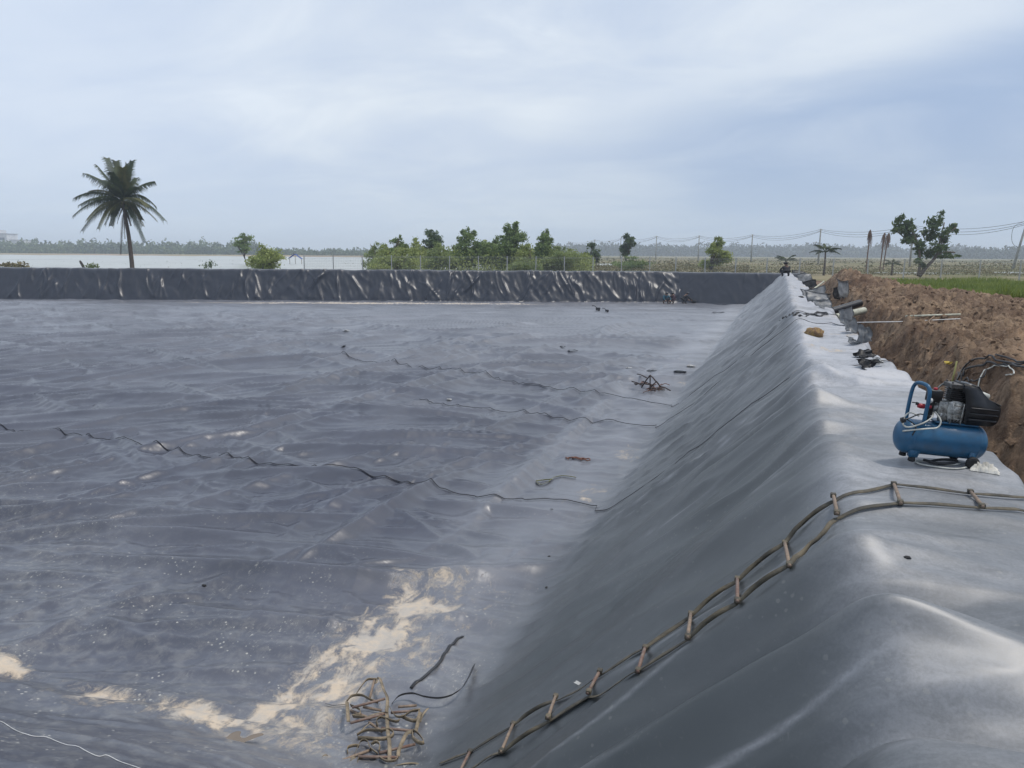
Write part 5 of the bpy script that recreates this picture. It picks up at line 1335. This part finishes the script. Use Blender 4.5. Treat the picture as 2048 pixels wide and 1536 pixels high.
flap(1640, 607, 0.7, 0.5, M_SHEET, 'grey offcut left of the pale pipe', 8, 0.4, 0.7)
flap(1660, 600, 0.8, 0.6, M_SHEETD, 'black heap of offcut behind the pale pipe', 9, 0.4, 0.5)
flap(1632, 596, 0.8, 0.6, M_SHEET, 'light curled offcut far along the trench', 10, 0.3, 0.6)
flap(1682, 598, 0.55, 0.5, M_SHEETD, 'tall dark offcut thrown up against the soil heap', 11, 0.5, 1.1)
flap(1612, 563, 1.1, 0.8, M_SHEET, 'pale offcut farthest along the trench', 12, 0.4, 0.7)
flap(1600, 556, 1.2, 0.9, M_SHEETD, 'dark offcut at the far end of the trench', 13, 0.4, 0.7)
flap(1762, 733, 0.10, 0.10, M_WHITE, 'small white scrap at the rim of the crest drape', 14, 0.4, 0.9)
flap(1690, 602, 0.7, 0.8, M_SHEET, 'grey sheet standing upright beside the soil face', 15, 0.9, 1.3)
flap(1652, 617, 0.6, 0.4, M_SHEET, 'crumpled light offcut in front of the black heap', 16, 0.6, 0.6)
flap(1622, 577, 0.9, 0.6, M_SHEETD, 'dark offcut curled near the two thin pale pipes', 17, 0.5, 0.8)
def pipe(A, B, r, label, m=M_PVC):
    A, B = Vector(A), Vector(B); bm = bmesh.new(); tube(bm, [A-A, B-A], r, 14, cap=False)
    d = (B-A).normalized(); tube(bm, [d*0.02, B-A-d*0.02], r*0.85, 14, cap=True)
    o = from_bm('plastic_pipe', bm, m); o.location = A; set_props(o, label, 'pipe', 'pipes dropped in the trench')
pipe((1.45, 20.9, -0.12), (2.2, 21.8, 0.02), 0.09, 'thick pale green grey plastic pipe lying across the trench')
pipe((1.3, 36.5, -0.25), (2.0, 38.0, 0.25), 0.045, 'thin pale pipe sticking up at the far end, the upper one')
pipe((1.2, 34.0, -0.15), (1.7, 35.2, -0.15), 0.045, 'thin pale pipe at the far end, the lower one')
pipe((1.4, 23.6, -0.2), (2.35, 24.6, 0.05), 0.11, 'fat black pipe behind the pale green grey one', M_BLACK)

# cables, stake, ribbon and a rail on the soil
def soil_pt(px, py, lift=0.0):
    p = trench_pt(px, py); return Vector((p.x, p.y, float(SOIL(np.array([p.x]), np.array([p.y]))[0])+lift))
def soil_cord(pxs, r, m, name, label, cat, lift=0.02):
    P = spline([soil_pt(*q) for q in pxs], 6); o0 = P[0].copy()
    for p in P: p.z = max(p.z, float(SOIL(np.array([p.x]), np.array([p.y]))[0]))+lift
    bm = bmesh.new(); tube(bm, [p-o0 for p in P], r, 6); o = from_bm(name, bm, m); o.location = o0; set_props(o, label, cat); return o
soil_cord([(1912, 770), (1925, 745), (1950, 732), (1990, 730), (2030, 738), (2080, 742)], 0.012, M_WIRE, 'soil_cable', 'black cable arching over the soil right of the compressor, the upper one', 'cable', 0.04)
soil_cord([(1925, 762), (1930, 748), (1960, 740), (2000, 740), (2048, 748), (2100, 752)], 0.014, M_WIRE, 'soil_cable', 'thick black cable just below the upper arching one', 'cable', 0.05)
soil_cord([(1953, 792), (1960, 765), (1975, 745), (2000, 738), (2022, 745), (2026, 756), (2010, 760)], 0.008, M_HOSE, 'soil_cable', 'pale grey cable curling in a loop on the soil', 'cable', 0.04)
soil_cord([(1915, 752), (1922, 768), (1945, 775), (1965, 765), (1972, 748)], 0.010, M_WIRE, 'soil_cable', 'dark cable loop hanging down the soil face', 'cable', 0.04)
soil_cord([(1990, 722), (2020, 730), (2060, 745), (2100, 750)], 0.012, M_WIRE, 'soil_cable', 'dark cable running off over the sandy ground', 'cable', 0.05)
def taut_line():
    A = Vector((1.3, 17.4, 0.03)); B = Vector((3.6, 17.6, 0.18)); bm = bmesh.new(); tube(bm, [Vector((0, 0, 0)), (B-A)*0.5-Vector((0, 0, 0.02)), B-A], 0.010, 6)
    o = from_bm('taut_line', bm, M_WHITE); o.location = A; set_props(o, 'taut pale line crossing from crest to soil heap', 'cord')
taut_line()
def thin_pipe():
    A = soil_pt(1812, 634); B = soil_pt(1920, 632); zt = max(float(SOIL(np.array([A.x+(B.x-A.x)*k/10]), np.array([A.y+(B.y-A.y)*k/10]))[0]) for k in range(11))
    A.z = zt-0.02; B.z = zt; bm = bmesh.new(); tube(bm, [Vector((0, 0, 0)), B-A], 0.022, 10)
    o = from_bm('thin_pipe', bm, M_PVC); o.location = A; set_props(o, 'thin straight whitish pipe half buried in the soil', 'pipe')
thin_pipe()
soil_cord([(1862, 652), (1858, 645), (1868, 640)], 0.01, M_WOOD, 'twig', 'short dry twig on the soil', 'twig', 0.03)
def stake():
    p = soil_pt(1900, 778); bm = bmesh.new(); tube(bm, [Vector((0, 0, -0.1)), Vector((0.045, 0, 0.36))], 0.011, 6); o = from_bm('wooden_stake', bm, M_YG); o.location = p; set_props(o, 'yellowish wooden stake stuck in the soil behind the compressor', 'stake')
    p = soil_pt(1893, 735, 0.02); bm = bmesh.new()
    for k in range(3):
        pts = [Vector((0.03*math.cos(q*0.8+k)+0.02*k, 0.03*math.sin(q*0.7+k), 0.02+0.035*abs(math.sin(q*0.6+k)))) for q in range(8)]; ribbon(bm, spline(pts, 3), 0.014, 0.002, 0.8)
    o = from_bm('yellow_ribbon', bm, M_YEL); o.location = p; set_props(o, 'crumpled yellow ribbon lying on the soil by the stake', 'ribbon')
stake()

# ------------------------------------------------------------------ people far away
def person(loc, rz, J, mats, label, seed=0, hat=None):
    """J: joints dict; the body is one skinned mesh, clothes are colours of its faces by height and limb"""
    t = thing('person', loc, label, 'person', rz=rz)
    me = bpy.data.meshes.new('body')
    names = list(J['p'].keys()); vs = [J['p'][n][:3] for n in names]; rad = [J['p'][n][3] for n in names]
    ed = [(names.index(a), names.index(b)) for a, b in J['e']]
    me.from_pydata(vs, ed, []); o = bpy.data.objects.new('body', me); COL.objects.link(o)
    o.modifiers.new('skin', 'SKIN'); s = o.modifiers.new('sub', 'SUBSURF'); s.levels = 1; s.render_levels = 1
    for i, v in enumerate(me.skin_vertices[0].data):
        v.radius = (rad[i], rad[i]); v.use_root = (names[i] == 'pelvis')
    bpy.context.view_layer.update()
    dg = bpy.context.evaluated_depsgraph_get(); ev = o.evaluated_get(dg); nm = bpy.data.meshes.new_from_object(ev)
    bpy.data.objects.remove(o)
    for m in mats: nm.materials.append(m)
    V = np.array(vs)
    part = {'pelvis': 1, 'chest': 0, 'neck': 2, 'head': 2, 'crown': 2, 'kneeL': 1, 'kneeR': 1, 'ankL': 1, 'ankR': 1, 'toeL': 2, 'toeR': 2, 'shL': 0, 'shR': 0, 'elL': 0, 'elR': 0, 'haL': 2, 'haR': 2}
    for p in nm.polygons:
        d = np.linalg.norm(V-np.array(p.center), axis=1); p.material_index = part[names[int(np.argmin(d))]]; p.use_smooth = True
    b = bpy.data.objects.new('body', nm); COL.objects.link(b); b.parent = t
    c = Vector(J['p']['head'][:3])+Vector((0, 0.0, 0.035)); bm = bmesh.new(); bmesh.ops.create_uvsphere(bm, u_segments=12, v_segments=8, radius=0.115)
    for v in bm.verts: v.co = Vector((v.co.x, v.co.y*1.1, v.co.z*0.85))+c
    if hat: 
        bmesh.ops.create_cone(bm, segments=16, radius1=0.24, radius2=0.10, depth=0.06, cap_ends=True, matrix=Matrix.Translation(c+Vector((0, 0, 0.04))))
        from_bm('hat', bm, hat, t)
    else: from_bm('hair', bm, M_BLACK, t)
    t.scale = (1.15, 1.1, 1.0)
    return t
def squat(lean=0.25, reach=0.45):
    p = {'pelvis': (0, -0.08, 0.22, 0.19), 'chest': (0, lean*0.6, 0.52, 0.20), 'neck': (0, lean*0.9, 0.72, 0.06), 'head': (0, lean+0.06, 0.83, 0.095), 'crown': (0, lean+0.08, 0.92, 0.06),
         'kneeL': (-0.2, 0.28, 0.40, 0.10), 'kneeR': (0.2, 0.28, 0.40, 0.10), 'ankL': (-0.17, 0.08, 0.06, 0.05), 'ankR': (0.17, 0.08, 0.06, 0.05), 'toeL': (-0.18, 0.25, 0.03, 0.04), 'toeR': (0.18, 0.25, 0.03, 0.04),
         'shL': (-0.19, lean*0.75, 0.62, 0.07), 'shR': (0.19, lean*0.75, 0.62, 0.07), 'elL': (-0.27, lean+0.15, 0.42, 0.05), 'elR': (0.27, lean+0.15, 0.42, 0.05), 'haL': (-0.15, reach+0.1, 0.2, 0.035), 'haR': (0.15, reach+0.1, 0.2, 0.035)}
    e = [('pelvis', 'chest'), ('chest', 'neck'), ('neck', 'head'), ('head', 'crown'), ('pelvis', 'kneeL'), ('pelvis', 'kneeR'), ('kneeL', 'ankL'), ('kneeR', 'ankR'), ('ankL', 'toeL'), ('ankR', 'toeR'), ('chest', 'shL'), ('chest', 'shR'), ('shL', 'elL'), ('shR', 'elR'), ('elL', 'haL'), ('elR', 'haR')]
    return {'p': p, 'e': e}
M_SKIN = mat('skin', (0.22, 0.12, 0.075), 0.6); M_TROU = mat('dark_trousers', (0.02, 0.021, 0.026), 0.9)
M_TEAL = mat('teal_shirt', (0.02, 0.09, 0.13), 0.9); M_PLUM = mat('plum_shirt', (0.045, 0.02, 0.03), 0.9); M_BLKSH = mat('black_shirt', (0.012, 0.012, 0.015), 0.9)
def floor_pt(px, py): p = on_liner(px, py); return p
person(floor_pt(1330, 607), YAW+3.4, squat(0.18), (M_TEAL, M_TROU, M_SKIN), 'person in a teal shirt squatting on the pond floor, left of three', 1)
person(floor_pt(1346, 607), YAW+2.0, squat(0.05), (M_PLUM, M_TROU, M_SKIN), 'person in a dark plum shirt squatting between two others by the far bank', 2)
person(floor_pt(1365, 607), YAW-1.3, squat(0.32, 0.6), (M_BLKSH, M_TROU, M_SKIN), 'person in black leaning over a tool, right of three on the pond floor', 3)
pc = Vector((0.45, 52.5, h1(0.45, 52.5)))
person(pc, 0.4, squat(0.12), (M_BLKSH, M_TROU, M_SKIN), 'person in dark clothes squatting on the far end of the bank crest', 4, hat=M_BLKSH)
def welding_tool(px, py, label, seed, s=1.0):
    c = floor_pt(px, py); t = thing('welding_tool', c, label, 'tool')
    bm = bmesh.new(); box(bm, (0, 0, 0.14*s), (0.34*s, 0.2*s, 0.2*s), bev=0.03); from_bm('body', bm, M_BLACK, t)
    bm = bmesh.new(); tube(bm, [(-0.1*s, 0, 0.22*s), (-0.3*s, 0, 0.36*s), (-0.5*s, 0, 0.36*s)], 0.03*s, 8); from_bm('handle', bm, M_BLACK, t)
    for y in (-0.11*s, 0.11*s):
        bm = bmesh.new(); tube(bm, [(0.08*s, y-0.02, 0.06*s), (0.08*s, y+0.02, 0.06*s)], 0.06*s, 12); from_bm('wheel', bm, M_RUBBER, t)
welding_tool(1388, 606, 'small black sheet welding tool beside the leaning person', 1)
welding_tool(1196, 621, 'black hand tool on the floor, left of a pair in front of the far bank', 2, 0.9)
welding_tool(1214, 624, 'low black hand tool, right of a pair on the floor near the far bank', 3, 0.7)
flat_strip('tool_cord', [(1370, 605), (1378, 609), (1388, 608)], 0.04, M_BLACK, 'black cord running from the leaning person to the tool', 'cord', 0.03)
def dark_heap():
    c = floor_pt(1458, 603); t = thing('black_sheet_heap', c, 'heap of crumpled black sheet in the far corner of the pond', 'sheet heap'); rr = random.Random(6)
    for k in range(6):
        bm = bmesh.new(); pts = [Vector((rr.uniform(-0.9, 0.9), rr.uniform(-0.3, 0.3), rr.uniform(0.05, 0.3))) for _ in range(4)]; pts.sort(key=lambda v: v.x); ribbon(bm, spline(pts, 5), 0.32, 0.02, rr.uniform(-0.3, 0.8)); from_bm('sheet_fold', bm, M_SHEETD, t)
dark_heap()
scrap(1478, 603, 1.4, 0.35, M_SHEETD, 'dark strip right of the black sheet heap in the far corner', 21)

# ------------------------------------------------------------------ haze
def haze():
    bm = bmesh.new(); bmesh.ops.create_cube(bm, size=1.0)
    lo = Vector((-2600, -900, -4.2)); hi = Vector((2600, 2600, 40))
    for v in bm.verts: v.co = Vector(((lo.x if v.co.x < 0 else hi.x), (lo.y if v.co.y < 0 else hi.y), (lo.z if v.co.z < 0 else hi.z)))
    m = bpy.data.materials.new('haze'); m.use_nodes = True; nt = m.node_tree; nt.nodes.clear()
    out = nt.nodes.new('ShaderNodeOutputMaterial'); v = nt.nodes.new('ShaderNodeVolumePrincipled'); v.inputs['Density'].default_value = 0.0007; v.inputs['Color'].default_value = (0.80, 0.88, 1.0, 1); v.inputs['Anisotropy'].default_value = 0.2
    nt.links.new(v.outputs[0], out.inputs['Volume'])
    o = from_bm('haze', bm, m, smooth=False); set_props(o, 'thin pale haze over the fields', 'haze', kind='stuff')
haze()
